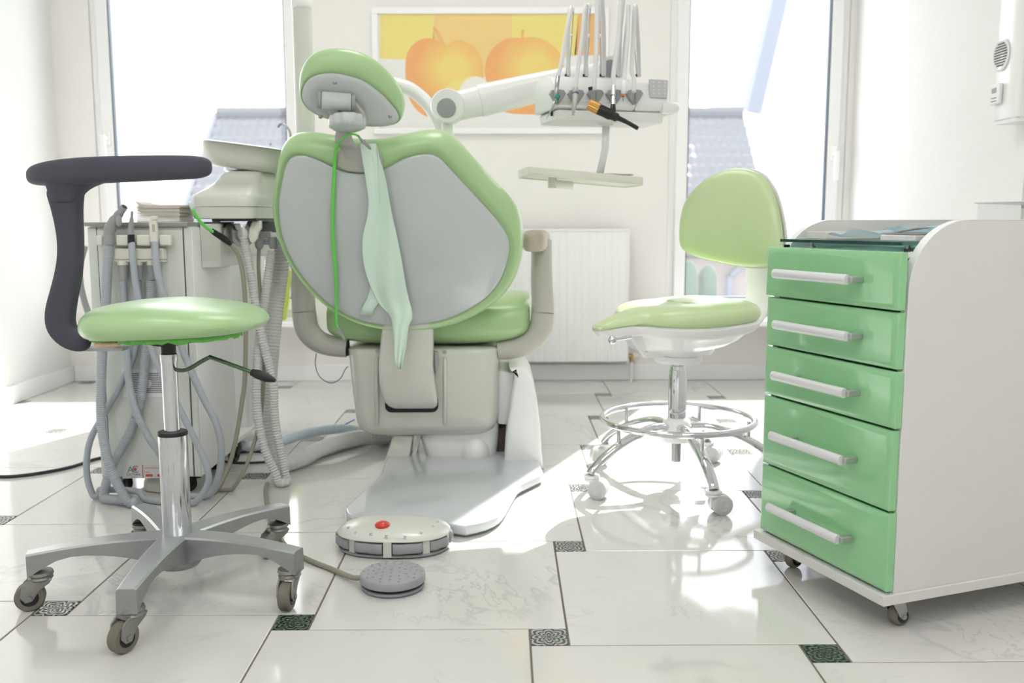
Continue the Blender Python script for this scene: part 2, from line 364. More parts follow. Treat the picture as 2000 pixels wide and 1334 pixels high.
def window(n, q, hx, hz, side):
    x0, x1, z0, z1 = q; y = YB-.012
    def ringbox(x0, x1, z0, z1, t, ya, yb):
        m = MB(); m.box(x0, x0+t, ya, yb, z0, z1); m.box(x1-t, x1, ya, yb, z0, z1); m.box(x0+t, x1-t, ya, yb, z0, z0+t); m.box(x0+t, x1-t, ya, yb, z1-t, z1); return m
    e = bpy.data.objects.new('window_%d' % n, None); COL.objects.link(e); e.location = ((x0+x1)/2, y, z0); e['kind'] = 'structure'; RW[e.name] = Matrix.Translation(e.location)
    part(ringbox(x0, x1, z0, z1, .045, y+.02, y+.09), 'window_frame', WHITEF, e, bev=.004)
    part(ringbox(x0+.03, x1-.03, z0+.03, z1-.03, .052, y, y+.055), 'window_sash', WHITEF, e, bev=.006)
    part(ringbox(x0+.0815, x1-.0815, z0+.0815, z1-.0815, .0045, y+.006, y+.04), 'window_gasket', GASKET, e)
    part(MB().box(x0+.083, x1-.083, y+.02, y+.026, z0+.083, z1-.083), 'window_pane', PANE, e)
    h = MB(); h.box(hx-.014, hx+.014, y-.012, y, hz-.03, hz+.035); h.cyl((hx, y-.01, hz), (hx, y-.042, hz), .009); h.obox((hx-.01, y-.052, hz-.115), (.02, 0, 0), (0, .014, 0), (0, 0, .125))
    part(h, 'window_handle', WHITEF, e, bev=.003)
    part(MB().box(x0-.03, x1+.03, y-.19, y+.02, z0-.026, z0), 'window_sill', WHITEF, e, bev=.006)
window(1, W1, W1[0]+.055, 1.06, 0); window(2, W2, W2[1]-.055, .99, 1)

# unseen ceiling lamps, added as fill to brighten the room
FILLM = bpy.data.materials.new('fill lamp diffuser'); FILLM.use_nodes = True; b = FILLM.node_tree.nodes['Principled BSDF']
b.inputs['Emission Color'].default_value = (1, .985, .96, 1); b.inputs['Emission Strength'].default_value = FILL
for i, (x, y, lb) in enumerate(((-.9, .5, 'added flat ceiling fill lamp over the left stool, outside the frame'), (.75, .5, 'added flat ceiling fill lamp over the drawer cabinet, outside the frame'), (-.1, 2.75, 'added flat ceiling fill lamp over the patient chair, outside the frame'), (-.9, -1.0, 'added flat ceiling fill lamp at the rear left, outside the frame'), (.6, -1.0, 'added flat ceiling fill lamp at the rear right, outside the frame'))):
    t = thing('fill_lamp', lb, 'lamp', (x, y, ZC), 'added fill lamps')
    part(MB().box(x-.31, x+.31, y-.31, y+.31, ZC-.05, ZC), 'fill_housing', WHITEM, t)
    part(MB().box(x-.28, x+.28, y-.28, y+.28, ZC-.058, ZC-.0505), 'fill_diffuser', FILLM, t)

# ------------------------------------------------------------------ armrest stool on the left
SC = V((-.627, 1.727, 0))
st = thing('armrest_stool', 'green padded stool with a dark curved support arm and worn metal star base', 'stool', SC)
def caster(parent, tip, ztop, heading, r, wd, wm, hm, twin=False, hood=None, nm='caster'):
    """tip: pivot point (x,y); ztop: height of the pivot plate; heading: direction the wheel trails"""
    h = V((math.cos(heading), math.sin(heading), 0)); sx = V((-h.y, h.x, 0)); t = V((tip[0], tip[1], 0)); ax = t+h*r*.75+V((0, 0, r))
    f = MB(); f.lathe([(.2*r, 0), (r*.72, .0), (r*.82, r*.14), (r*.7, r*.3), (r*.86, r*.42), (r*.8, r*.62), (.3*r, r*.66)], t+V((0, 0, ztop-r*.66)))
    if not twin:
        zt = ztop-r*.5
        poly = [(-.75, zt), (.75, zt), (1.2, r*1.9), (1.32, r*1.1), (1.0, r*.72), (.55, r*.8), (.1, r*1.5), (-.6, r*2.0)]
        for sg in (-1, 1):
            f.slab([t+h*a*r+sx*sg*(wd*.5+.0012)+V((0, 0, z)) for a, z in poly], sx*sg*.0035, .001, 2)
        f.obox(t-h*r*.72-sx*(wd*.5+.004)+V((0, 0, zt-.004)), h*r*1.5, sx*(wd+.008), V((0, 0, .005)))
        f.cyl(ax-sx*(wd*.5+.007), ax+sx*(wd*.5+.007), r*.2)
    else:
        hood_r = r*1.06
        pts = [ax+h*hood_r*math.cos(a)+V((0, 0, hood_r*math.sin(a))) for a in [math.radians(q) for q in range(-25, 206, 15)]]
        pts += [ax-h*hood_r*.3+V((0, 0, -.1*r))]
        f.slab([p-sx*wd*.14 for p in pts], sx*wd*.28, .002, 2)
        f.lathe([(r*.32, 0), (r*.32, ztop-r*.9)], t+V((0, 0, r*.9)))
    c = part(f, nm, hm, parent, smooth=40)
    def wheel(off, w_):
        m = MB(); x0 = ax+sx*(off-w_/2); m.lathe([(r*.5, 0), (r*.9, 0), (r, w_*.14), (r, w_*.86), (r*.9, w_), (r*.5, w_)], x0, sx, 40)
        wh = part(m, 'wheel', wm, c)
        d = MB()
        for q in (-1, 1): d.lathe([(.01*r, 0), (r*.2, .0015), (r*.5, .0005), (r*.56, .0012), (r*.6, 0)], ax+sx*off+sx*q*(w_/2+.0002), sx*q, 32)
        part(d, 'wheel_hub', BLACK if not twin else PALEGREY, c)
    if twin: wheel(-wd*.34, wd*.3); wheel(wd*.34, wd*.3)
    else: wheel(0, wd)
    return c
TIPR = .238; angs = [-161, -89, -17, 53, 126.5]
star = MB()
def arm_rings(a, L0, L1):
    d = V((math.cos(a), math.sin(a), 0)); s_ = V((-d.y, d.x, 0)); R = []
    for i in range(11):
        t = i/10; rr = L0+(L1-L0)*t; top = .117-.008*t+.006*math.sin(t*PI); w = .0275-.011*t
        th = .062-.045*math.sin(min(1, t*1.25)*PI/2)**.8 if t < .8 else .021+.022*((t-.8)/.2)**1.2
        bw = w*1.06; p = SC+d*rr
        R.append([p+s_*bw+V((0, 0, top-th)), p+s_*w+V((0, 0, top-.003)), p+s_*(w-.004)+V((0, 0, top)), p-s_*(w-.004)+V((0, 0, top)), p-s_*w+V((0, 0, top-.003)), p-s_*bw+V((0, 0, top-th))])
    return R
for a in angs: star.loft(arm_rings(math.radians(a), .012, TIPR+.02))
star.lathe([(.036, 0), (.043, .008), (.04, .05), (.034, .064)], SC+V((0, 0, .053)))
so = part(star, 'star_base', [ALUSIDE, ALU], st, smooth=30)
for p in so.data.polygons:
    if p.normal.z > .75: p.material_index = 1
for a, hd in zip(angs, (-160, -118, -95, 215, 75)):
    a = math.radians(a); caster(st, (SC.x+TIPR*math.cos(a), SC.y+TIPR*math.sin(a)), .073, math.radians(hd)+0, .026, .021, RUBBER, CASTMETAL)
m = MB().lathe([(.024, .0), (.0265, .004), (.0265, .196), (.024, .199)], SC+V((0, 0, .112)), seg=40); part(m, 'outer_column', CHROME2, st)
m = MB().lathe([(.017, 0), (.0275, 0), (.0275, .005), (.026, .007), (.016, .007)], SC+V((0, 0, .307)), seg=40); part(m, 'collar', BLACK, st)
m = MB().lathe([(.0145, 0), (.0145, .132), (.0155, .134), (.0155, .148), (.013, .15)], SC+V((0, 0, .312)), seg=32); part(m, 'inner_column', CHROME2, st)
m = MB().lathe([(.0135, 0), (.0135, .03)], SC+V((0, 0, .459)), seg=32); part(m, 'sleeve', BLACK, st)
# lever
lv = [aty(342, 722, 1.727), aty(365, 722, 1.71), aty(405, 700, 1.69), aty(420, 701, 1.68), aty(500, 730, 1.66)]
m = MB().tube(spl(lv, 6), .0038, 10); lo_ = part(m, 'height_lever', mat('greenish steel', (96, 118, 92), .35, .7, noise_amt=.4, nscale=90), st)
d = (aty(500, 730, 1.66)-aty(420, 701, 1.68)).normalized(); g0 = aty(492, 727, 1.662)
m = MB(); m.tube([g0, g0+d*.012, g0+d*.03, g0+d*.048], [.0065, .0085, .009, .003], 14, up=(0, 0, 1)); gl = part(m, 'lever_grip', BLACK, st)
# seat: plan outline with soft dome
def cushion(mb, ctr, outline, z0, z1, dome, X=V((1, 0, 0)), Y=V((0, 1, 0)), n=72, edge=.5, zf=None):
    P = resample(spl([V((a, b, 0)) for a, b in outline], 10, True), n); R = []
    H = z1-z0
    for sc_, h in ((.55, -.04), (.86, .0), (.955, .10), (.99, .26), (1.0, .42), (.985, .58), (.95, .72), (.88, .84), (.76, .94), (.58, 1.02), (.36, 1.07), (.12, 1.09)):
        ring = []
        for p in P:
            q = p*sc_; zz = z0+H*min(h, 1)+(dome*(h-.42) if h > .42 else 0)
            if zf: zz += zf(q.x, q.y, h)
            ring.append(ctr+X*q.x+Y*q.y+V((0, 0, zz)))
        R.append(ring)
    return mb.loft(R)
sc0 = V((-.627, 1.727, 0))
m = MB(); cushion(m, sc0, [(-.139, 0), (-.128, -.085), (-.08, -.145), (0, -.155), (.1, -.14), (.158, -.095), (.179, -.03), (.178, .05), (.145, .12), (.06, .155), (-.06, .155), (-.115, .11)], .501, .557, .006, zf=lambda x, y, h: -.013*max(0, x/.17)**1.5*h*(h > .3) + .004*max(0, x/.17)*(1-h) - .007*max(0, -x/.17))
part(m, 'seat', G_LEATHER, st, smooth=180, sub=1)
m = MB(); rr = []
for k in range(90):
    a = 2*PI*k/90; rx = .132+.004*math.sin(k*3.1)+.003*random.random(); ry = .120+.004*math.cos(k*2.3)
    rr.append((sc0+V((rx*math.cos(a), ry*math.sin(a), .503)), sc0+V(((rx+.002)*math.cos(a), (ry+.002)*math.sin(a), .4965-.003*random.random()-.003*abs(math.sin(k*.7))))))
m.loft([[a for a, b in rr], [b for a, b in rr]], False, False)
m2 = part(m, 'torn_lining', G_TEAR, st, label='ragged torn green fabric edge under the seat', smooth=60)
sd = m2.modifiers.new('solid', 'SOLIDIFY'); sd.thickness = .0012
m = MB(); m.slab([sc0+V((.125*math.cos(a), .11*math.sin(a), .492)) for a in [2*PI*k/40 for k in range(40)]], (0, 0, .012), .003); m.cyl(sc0+V((0,0,.478)), sc0+V((0,0,.493)), .03); part(m, 'seat_board', BLACK, st)
m = MB()
for k in range(3):
    p = sc0+V((-.075+.012*k, -.119+.002*k, .4935)); m.ball(p, .009+.003*random.random(), .006, .004, seg=10, rings=6)
part(m, 'foam_scrap', FOAM, st, label='bit of tan foam showing under the torn seat edge', smooth=180)
# support arm: post + swept padded bar
YA = 1.727
L_ = [(178, 672), (140, 665), (118, 640), (117, 612), (124, 580), (134, 540), (139, 500), (138, 460), (133, 420), (129, 390), (127, 362)]
wd_ = [18, 24, 30, 29, 26, 25, 23, 24, 27, 32, 40]
Rg = []; pts = [aty(u, v, YA) for u, v in L_]
PX = 1/F_*1.72
for i, p in enumerate(pts):
    t = (pts[min(i+1, len(pts)-1)]-pts[max(i-1, 0)]).normalized(); n_ = V((t.z, 0, -t.x)).normalized(); hw = wd_[i]*PX; dp = .019
    Rg.append([p+n_*hw*math.copysign(abs(math.cos(a))**.7, math.cos(a))+V((0, 1, 0))*dp*math.copysign(abs(math.sin(a))**.7, math.sin(a)) for a in [2*PI*k/20 for k in range(20)]])
m = MB().loft(Rg)
ra = part(m, 'support_post', DARKFOAM, st, smooth=180, sub=2)
# bar: thick rounded crescent sweeping round the sitter, seen nearly edge-on
bar = [(66, 345, 1.80), (74, 342, 1.76), (100, 339, 1.727), (140, 335, 1.70), (190, 332, 1.672), (250, 330, 1.658), (310, 328, 1.66), (370, 327, 1.675), (398, 327, 1.69), (411, 327, 1.70)]
hh = [14, 21, 25, 26, 25.5, 25, 24, 23, 20.5, 12]
pts = [aty(u, v, y) for u, v, y in bar]; Rg = []
for i, p in enumerate(pts):
    t = (pts[min(i+1, len(pts)-1)]-pts[max(i-1, 0)]); t.z = 0; t.normalize(); n_ = V((-t.y, t.x, 0)); H_ = hh[i]*PX*.98; D_ = .021*min(1, hh[i]/20.)
    Rg.append([p+V((0, 0, 1))*H_*math.copysign(abs(math.cos(a))**.75, math.cos(a))+n_*D_*math.copysign(abs(math.sin(a))**.75, math.sin(a)) for a in [2*PI*k/24 for k in range(24)]])
m = MB().loft(Rg); part(m, 'support_arm', DARKFOAM, st, smooth=180, sub=2)
# flared web from post into bar
wb = [[(96, 372), (160, 372)], [(90, 360), (185, 362)], [(80, 350), (235, 350)]]
Rg = []
for k, ((ua, va), (ub, vb)) in enumerate([((107, 400), (153, 400)), ((102, 386), (158, 384)), ((95, 373), (172, 369)), ((90, 361), (198, 358)), ((88, 352), (232, 350)), ((90, 343), (262, 343))]):
    a, b = aty(ua, va, 1.722), aty(ub, vb, 1.70 if k > 2 else 1.722); c = (a+b)/2; hx = (b-a)/2
    Rg.append([c+hx*math.copysign(abs(math.cos(q))**.6, math.cos(q))+V((0, 1, 0))*.0185*math.copysign(abs(math.sin(q))**.6, math.sin(q)) for q in [2*PI*j/20 for j in range(20)]])
m = MB().loft(Rg); part(m, 'arm_bracket', DARKFOAM, st, smooth=180, sub=1)
m = MB().obox(aty(165, 676, 1.74)+V((0, -.012, -.008)), (.075, 0, 0), (0, .03, 0), (0, 0, .006)); part(m, 'bracket_plate', STEEL, st)

# ------------------------------------------------------------------ white stool on the right
C2 = V((.457, 2.46, 0)); s2 = thing('backrest_stool', 'pale green stool with a rounded backrest and chrome foot ring, by the right window', 'stool', C2)
ang2 = [-152, -81, -9, 60, 128]
m = MB().lathe([(.018, 0), (.038, 0), (.044, .012), (.042, .035), (.034, .058), (.026, .064), (.02, .064)], C2+V((0, 0, .118)), seg=36); part(m, 'hub', WHITE, s2)
m = MB().lathe([(.0125, 0), (.0125, .075)], C2+V((0, 0, .062)), seg=28); part(m, 'gas_strut_end', STEEL, s2)
m = MB().lathe([(.024, 0), (.024, .115), (.0225, .117), (.0225, .128), (.021, .13), (.0205, .14), (.0185, .141), (.0185, .156)], C2+V((0, 0, .182)), seg=40); part(m, 'column', CHROME, s2)
for a in ang2:
    d = V((math.cos(math.radians(a)), math.sin(math.radians(a)), 0))
    pf = [(.034, .158), (.08, .16), (.13, .147), (.185, .126), (.235, .098), (.265, .075), (.276, .062)]
    P = spl([C2+d*r+V((0, 0, z)) for r, z in pf], 6); n = len(P)
    m = MB().tube(P, [.0155-.004*abs(i/(n-1)-.35) for i in range(n)], 16, sx=.8, up=(0, 0, 1)); part(m, 'leg', CHROME, s2, smooth=180)
for a, hd in zip(ang2, (-20, 10, 30, -30, 195)):
    a = math.radians(a); caster(s2, (C2.x+.27*math.cos(a), C2.y+.27*math.sin(a)), .06, math.radians(hd), .0245, .045, PALEGREY, WHITE, True)
RC = C2+V((.002, -.0, .178)); P = [RC+V((.2*math.cos(2*PI*k/64), .2*math.sin(2*PI*k/64), 0)) for k in range(65)]
m = MB().tube(P, .0088, 12)
for a in ang2:
    d = V((math.cos(math.radians(a)), math.sin(math.radians(a)), 0)); m.cyl(C2+d*.188+V((0, 0, .124)), C2+d*.188+V((0, 0, .176)), .005, seg=8)
part(m, 'foot_ring', CHROME, s2, smooth=60)
FX = V((-.88, -.475, 0)).normalized(); FY = V((-FX.y, FX.x, 0))
ol = [(-.2, 0), (-.19, -.1), (-.13, -.16), (-.03, -.172), (.06, -.165), (.125, -.12), (.16, -.06), (.225, -.035), (.262, -.02), (.27, 0), (.262, .02), (.225, .035), (.16, .06), (.125, .12), (.06, .165), (-.03, .172), (-.13, .16), (-.19, .1)]
S2 = C2+V((.0, .01, 0))
def zf2(x, y, h): return .012*max(0, -x/.2)-(.03*max(0, (x-.1)/.17) if h > .4 else -.006*max(0, (x-.1)/.17)) - (.008*math.exp(-(y/.05)**2)*h if x > 0 else 0)
m = MB(); cushion(m, S2, ol, .432, .487, .01, FX, FY, zf=zf2); part(m, 'seat', G_LEATHER2, s2, smooth=180, sub=1)
m = MB(); P = resample(spl([V((a, b, 0)) for a, b in ol], 10, True), 72); R = []
for sc_, z in ((.25, .348), (.42, .350), (.46, .366), (.6, .374), (.74, .388), (.83, .404), (.93, .41), (.975, .42), (.99, .432), (.96, .438)):
    ring = []
    for p in P:
        x = p.x*sc_; y = p.y*sc_; zz = z+(.012*max(0, -x/.2)+.006*max(0, (x-.1)/.17))
        if sc_ > .5 and x > .14: zz = max(zz, .415)
        ring.append(S2+FX*x+FY*y+V((0, 0, zz)))
    R.append(ring)
part(m.loft(R), 'seat_shell', WHITE, s2, smooth=50)
m = MB().lathe([(.02, 0), (.062, 0), (.066, .006), (.066, .018)], C2+V((0, 0, .333)), seg=36); part(m, 'seat_plate', WHITE, s2)
kb = aty(1196, 664, 2.3); m = MB().cyl(kb, kb+V((.05, .02, .005)), .004); m.ball(kb, .011, seg=16, rings=8); part(m, 'tension_knob', CHROME, s2, smooth=60)
# backrest: own plane, facing left-forward
BN = V((-.62, -.775, .08)).normalized(); BX = V((-BN.y, BN.x, 0)).normalized()*-1
BXr = V((.78, -.62, 0)).normalized(); BU = BXr.cross(BN); BU = BU if BU.z > 0 else -BU
bp0 = aty(1430, 430, 2.60)
def bout(lst, n=72): return resample(spl([V((onp(u, v, bp0, BN)-bp0).dot(q) for q in (BXr, BU, BN)) for u, v in lst], 8, True), n)
bo = bout([(1330, 480), (1332, 425), (1345, 385), (1375, 350), (1410, 333), (1445, 332), (1475, 345), (1500, 378), (1516, 425), (1524, 475), (1518, 508), (1490, 521), (1440, 521), (1380, 510), (1345, 498)])
bp0 = bp0+V((.026, 0, 0))
def bring(sc_, d, curve=.03):
    c = sum(bo, V())/len(bo); out = []
    for p in bo:
        q = c+(p-c)*sc_; cu = curve*(q.x/.13)**2
        out.append(bp0+BXr*q.x+BU*q.y+BN*(d+cu))
    return out
m = MB().loft([bring(.9, -.004), bring(.985, .0), bring(1.01, .012), bring(.995, .024), bring(.94, .034), bring(.8, .041), bring(.5, .046), bring(.15, .047)]); part(m, 'backrest', G_LEATHER2, s2, smooth=180, sub=1)
m = MB().loft([bring(.2, -.042), bring(.7, -.041), bring(.9, -.036), bring(1.0, -.022), bring(1.035, -.010), bring(1.03, -.002), bring(.98, -.0015), bring(.9, -.004)]); part(m, 'backrest_shell', WHITE, s2, smooth=60)
bc = bp0-BN*.035; bc = bc+V((.035, .0, 0)); jp = [bc+V((0, 0, .0)), bc+V((.002, .004, -.08)), bc+V((.004, .004, -.2)), bc+V((-.01, -.01, -.265)), bc+V((-.06, -.05, -.285)), bc+V((-.13, -.09, -.286))]
m = MB(); P = spl(jp, 6); x_, y_, z_ = frame(BN)
R = []
for i, p in enumerate(P):
    t = (P[min(i+1, len(P)-1)]-P[max(i-1, 0)]).normalized(); nn_ = t.cross(BXr).normalized()
    R.append([p+BXr*.034*a+nn_*.007*b for a, b in ((-1, -.6), (-1, .6), (-.8, 1), (.8, 1), (1, .6), (1, -.6), (.8, -1), (-.8, -1))])
part(m.loft(R), 'backrest_bar', WHITE, s2, smooth=50)

# ------------------------------------------------------------------ drawer cabinet on castors
ca = math.radians(20.0); CX = V((math.cos(ca), math.sin(ca), 0)); CY = V((-math.sin(ca), math.cos(ca), 0)); UZ = V((0, 0, 1))
K0 = V((.639, 1.515, 0)); CWD, CDP = .362, .62
def cp(a, b, z): return K0+CX*a+CY*b+UZ*z      # a: along the side, b: along the drawer fronts
cb = thing('drawer_cabinet', 'white mobile cabinet with five glossy green drawers and silver bar handles', 'cabinet', K0)
m = MB().obox(cp(-.004, -.004, .055), CX*(CDP+.004), CY*(CWD+.012), UZ*.018); part(m, 'bottom_board', EDGE, cb, bev=.001)
ZT = .7035
def side_poly(b):
    P = [cp(.022, b, .073), cp(CDP, b, .073), cp(CDP, b, ZT)]
    for k in range(13):
        t = PI/2*k/12; P.append(cp(.022+.118-.118*math.sin(t), b, ZT-.115*(1-math.cos(t))))
    return P
for b in (.0015, CWD-.0175):
    m = MB(); m.prism(side_poly(b), CY*.016); part(m, 'side_panel', LAMINATE, cb, bev=.0008)
    e = MB(); P = side_poly(b); Q = P[3:]; w_ = CY*.0164
    R = []
    for i, p in enumerate([P[2]]+Q+[P[0]]):
        q = [P[2]]+Q+[P[0]]; t = (q[min(i+1, len(q)-1)]-q[max(i-1, 0)]).normalized(); n_ = t.cross(CY)
        if n_.dot(V((-1, -.3, 1))) < 0: n_ = -n_
        R.append([p-w_*.012, p+w_*1.012, p+w_*1.012+n_*.0012, p-w_*.012+n_*.0012])
    part(e.loft(R), 'edge_band', WHITE, cb)
m = MB(); m.obox(cp(.49, .0175, ZT-.1), CX*.014, CY*(CWD-.035), UZ*.1); m.obox(cp(.504, .0175, ZT-.018), CX*(CDP-.504), CY*(CWD-.035), UZ*.016)
m.obox(cp(CDP-.016, .0175, .073), CX*.016, CY*(CWD-.035), UZ*(ZT-.091)); part(m, 'back_panel', LAMINATE, cb)
m = MB().obox(cp(.03, .0175, .642), CX*.46, CY*(CWD-.035), UZ*.01); part(m, 'inner_deck', LAMINATE, cb)
m = MB().slab([cp(a, b, .6625) for a, b in ((.018, .019), (.485, .019), (.485, CWD-.019), (.018, CWD-.019))], UZ*.006, .0008, 2); part(m, 'glass_shelf', SHELFG, cb, label='dark green edged glass shelf')
e_ = MB(); e_.obox(cp(.0172, .019, .6629), CX*.0008, CY*(CWD-.038), UZ*.0052); part(e_, 'glass_edge', mat('dark green glass edge', (34, 66, 66), .15), cb, label='dark polished glass edge')
for a, b in ((.06, .05), (.06, CWD-.06), (.44, .05), (.44, CWD-.06)):
    m = MB().lathe([(.008, 0), (.008, .0035), (.004, .0045), (.004, .0105)], cp(a, b, .652)); part(m, 'shelf_support', STEEL, cb)
zs = [.0755, .216, .358, .4575, .5555, .6545]
for k in range(5):
    z0, z1 = zs[k]+.0018, zs[k+1]-.0018; off = -.0045 if k == 4 else 0
    bl, br = .001+(.003 if k % 2 else 0), CWD-.002
    poly = [cp(off+.02, b, z) for b, z in ((bl, z0), (br, z0), (br, z1), (bl, z1))]
    m = MB()
    def rr_(ins, d): return [cp(off+.02-d, b, z) for b, z in ((bl+ins, z0+ins), (br-ins, z0+ins), (br-ins, z1-ins), (bl+ins, z1-ins))]
    m.loft([rr_(0, 0), rr_(0, .0135), rr_(.0012, .0155), rr_(.009, .0185), rr_(.012, .019)])
    dr = part(m, 'drawer_front', GREENG, cb, smooth=25, bev=.0012)
    zc = {4: (z0+z1)/2-.001, 3: (z0+z1)/2+.0, 2: (z0+z1)/2, 1: (z0+z1)/2+.002, 0: (z0+z1)/2-.0}[k]; h = MB(); x0 = off+.001
    b0, b1 = .088, .292
    R = []
    for b in (b0, b1): R.append([cp(x0-.028+.0085*math.cos(t)*.8, b, zc+.009*math.sin(t)) for t in [PI/2+2*PI*j/20 for j in range(20)]])
    h.loft(R); hd = part(h, 'handle', HANDLE, dr, bev=.0006)
    for b in (b0-.008, b1-.05):
        h = MB().obox(cp(x0-.026, b, zc-.0055), CX*.026, CY*.016, UZ*.011); part(h, 'handle_mount', HANDLE2, dr, bev=.0015)
m = MB(); hx = .27
for a in (.29, .52): m.cyl(cp(a, .0015, .645), cp(a, -.028, .645), .005)
m.tube([cp(.265, -.03, .645), cp(.545, -.03, .645)], .0085, 16); part(m, 'side_handle', HANDLE, cb, bev=.001)
for b in (.02, CWD-.022):
    part(MB().obox(cp(.026, b, .652), CX*.012, CY*.003, UZ*.005), 'drawer_runner', BLACK, cb)
for a, b, hd in ((.05, .03, 20), (.05, CWD-.04, 25), (CDP-.06, .03, 30), (CDP-.06, CWD-.04, 40)):
    p = cp(a, b, 0); d = V((math.cos(math.radians(hd)), math.sin(math.radians(hd)), 0)); sx = V((-d.y, d.x, 0)); r = .0185
    c = MB(); c.obox(p-d*.02-sx*.018+UZ*.0525, d*.04, sx*.036, UZ*.0024); c.lathe([(.013, 0), (.015, .005), (.013, .009)], p+UZ*.044)
    for sg in (-1, 1): c.slab([p+d*(x*.001)+UZ*(z*.001)+sx*sg*.0125 for x, z in ((-14, 47), (12, 47), (18, 30), (15, 16), (9, 14), (2, 20), (-6, 34))], sx*sg*.002, .0006, 2)
    c.cyl(p+d*.012+UZ*r-sx*.0155, p+d*.012+UZ*r+sx*.0155, .0045, seg=14)
    co = part(c, 'caster', STEEL, cb)
    m = MB().lathe([(.008, 0), (.015, .001), (.0185, .007), (.0185, .016), (.015, .022), (.008, .023)], p+d*.012+UZ*r-sx*.0115, sx, 36); part(m, 'wheel', RUBBER, co, smooth=60)
    m = MB().lathe([(.005, 0), (.0115, 0), (.0115, .024), (.005, .024)], p+d*.012+UZ*r-sx*.012, sx, 28); part(m, 'wheel_hub', BLACK, co)

# things lying on the glass shelf and on the rear top
GZ = .6687
def wob(P, amt): return [p+V((0, 0, 0)) for p in P]
def sheet(grid, nx, ny, fz, name, m, label, cat, group=None, thick=.0006, loc=None):
    b = MB(); R = []
    for j in range(ny+1):
        R.append([fz(i/nx, j/ny) for i in range(nx+1)])
    VV = [[b.b.verts.new(p) for p in r] for r in R]
    for j in range(ny):
        for i in range(nx): b.b.faces.new((VV[j][i], VV[j][i+1], VV[j+1][i+1], VV[j+1][i]))
    o = solo(b, name, m, label, cat, loc or R[ny//2][nx//2], group, smooth=50)
    md = o.modifiers.new('solid', 'SOLIDIFY'); md.thickness = thick; md.offset = 1; return o
bx0 = cp(.1, .21, GZ)
m = MB()
def lbox(mb, a, b, z, la, lb, lz, rot=0):
    x = CX*math.cos(rot)+CY*math.sin(rot); y = CY*math.cos(rot)-CX*math.sin(rot); return mb.obox(cp(a, b, z), x*la, y*lb, UZ*lz)
lbox(m, .06, .262, GZ, .17, .055, .014, .04); solo(m, 'paper_box', PAPER, 'small white carton lying at the left end of the glass shelf', 'box', cp(.18, .27, GZ), bev=.001)
m = MB(); lbox(m, .16, .15, GZ, .22, .09, .013, -.05)
solo(m, 'teal_packet', TEAL, 'flat teal wrapped packet on the glass shelf under the crumpled pouch', 'packet', cp(.25, .24, GZ), bev=.004)
def pz(u_, v_):
    a = .14+.20*u_; b = .12+.09*v_+.03*u_; z = GZ+.016+.007*math.sin(7*u_+3*v_)+.006*noise.noise(V((u_*6, v_*6, 1)))
    if u_ > .35: z += .018*math.exp(-((u_-.55)/.1)**2)*max(0, 1-v_*1.6)
    return cp(a, b, max(z, GZ+.0145))
sheet(None, 24, 14, pz, 'sterilisation_pouch', see_through(mat('pouch film', (208, 230, 238), .25, alpha=.8, coat=.3), .5, (225, 242, 248)), 'crumpled clear blue sterilisation pouch on top of the teal packet', 'pouch')
def pz2(u_, v_):
    a = .03+.095*u_+.01*v_; b = .14+.09*v_; t = (u_-.5)
    return cp(a, b, GZ+.008+.011*abs(t)*2*(1-v_)+.004*math.sin(9*v_+u_*4))
po = sheet(None, 14, 10, pz2, 'paper_pouch', see_through(mat('pale pouch paper', (228, 238, 243), .6), .55, (236, 244, 248)), 'pale folded paper pouch with blue print at the front of the glass shelf', 'pouch')
m = MB(); lbox(m, .055, .03, GZ, .23, .075, .010, .08); solo(m, 'instrument_case', HANDLE, 'flat silver instrument case on the right end of the glass shelf', 'case', cp(.15, .07, GZ), bev=.0012)
m = MB(); lbox(m, .06, .034, GZ+.0108, .225, .068, .0015, .08); o = solo(m, 'case_lid_card', mat('brown card', (150, 132, 118), .6), 'thin brown card lying on the silver instrument case', 'card', cp(.15, .07, GZ+.0108))
m = MB(); m.tube([cp(.07, .085, GZ+.0155), cp(.12, .10, GZ+.0205), cp(.16, .11, GZ+.022)], [.0016, .0024, .0012], 10); solo(m, 'steel_probe', STEEL, 'short steel probe resting on the brown card', 'probe', cp(.12, .1, GZ+.02))
# acrylic dispenser
DP = aty(1925, 428, 2.0); DP.z = ZT-.0015
dq = cp(.507, .212, ZT-.0018)
dsp = thing('cotton_dispenser', 'clear acrylic dispenser with a thin white sloped lid on the cabinet top', 'dispenser', dq)
dx, dy = CX*.105, CY*.12
for (o_, x_, y_) in ((dq, dx, CY*.0025), (dq+dy, dx, CY*.0025), (dq, CX*.0025, dy), (dq+dx, CX*.0025, dy)):
    part(MB().obox(o_, x_, y_, UZ*.037), 'acrylic_wall', ACRYL, dsp)
m = MB(); P = [dq-CX*.008-CY*.004+UZ*.037, dq+dx+CX*.02-CY*.004+UZ*.034, dq+dx+CX*.02+dy+CY*.004+UZ*.034, dq-CX*.008+dy+CY*.004+UZ*.037]; m.prism(P, UZ*.0035)
m.prism([P[1]-UZ*.008, P[1]+CX*.004-UZ*.008, P[1]+CX*.004+UZ*.003, P[1]+UZ*.003], dy+CY*.008); part(m, 'dispenser_lid', WHITE, dsp, bev=.0008)
cq = cp(.555, .13, ZT-.0018)
cu_ = thing('cotton_pot', 'small steel pot heaped with cotton pellets at the right edge of the cabinet top', 'pot', cq)
m = MB().lathe([(.02, 0), (.024, .003), (.024, .018), (.0255, .019), (.0245, .02), (.02, .019)], cq); part(m, 'steel_cup', STEEL, cu_)
co_ = MB()
for k in range(16): co_.ball(cq+V((random.uniform(-.017, .017), random.uniform(-.017, .017), .019+random.uniform(0, .007))), .0062, seg=8, rings=6)
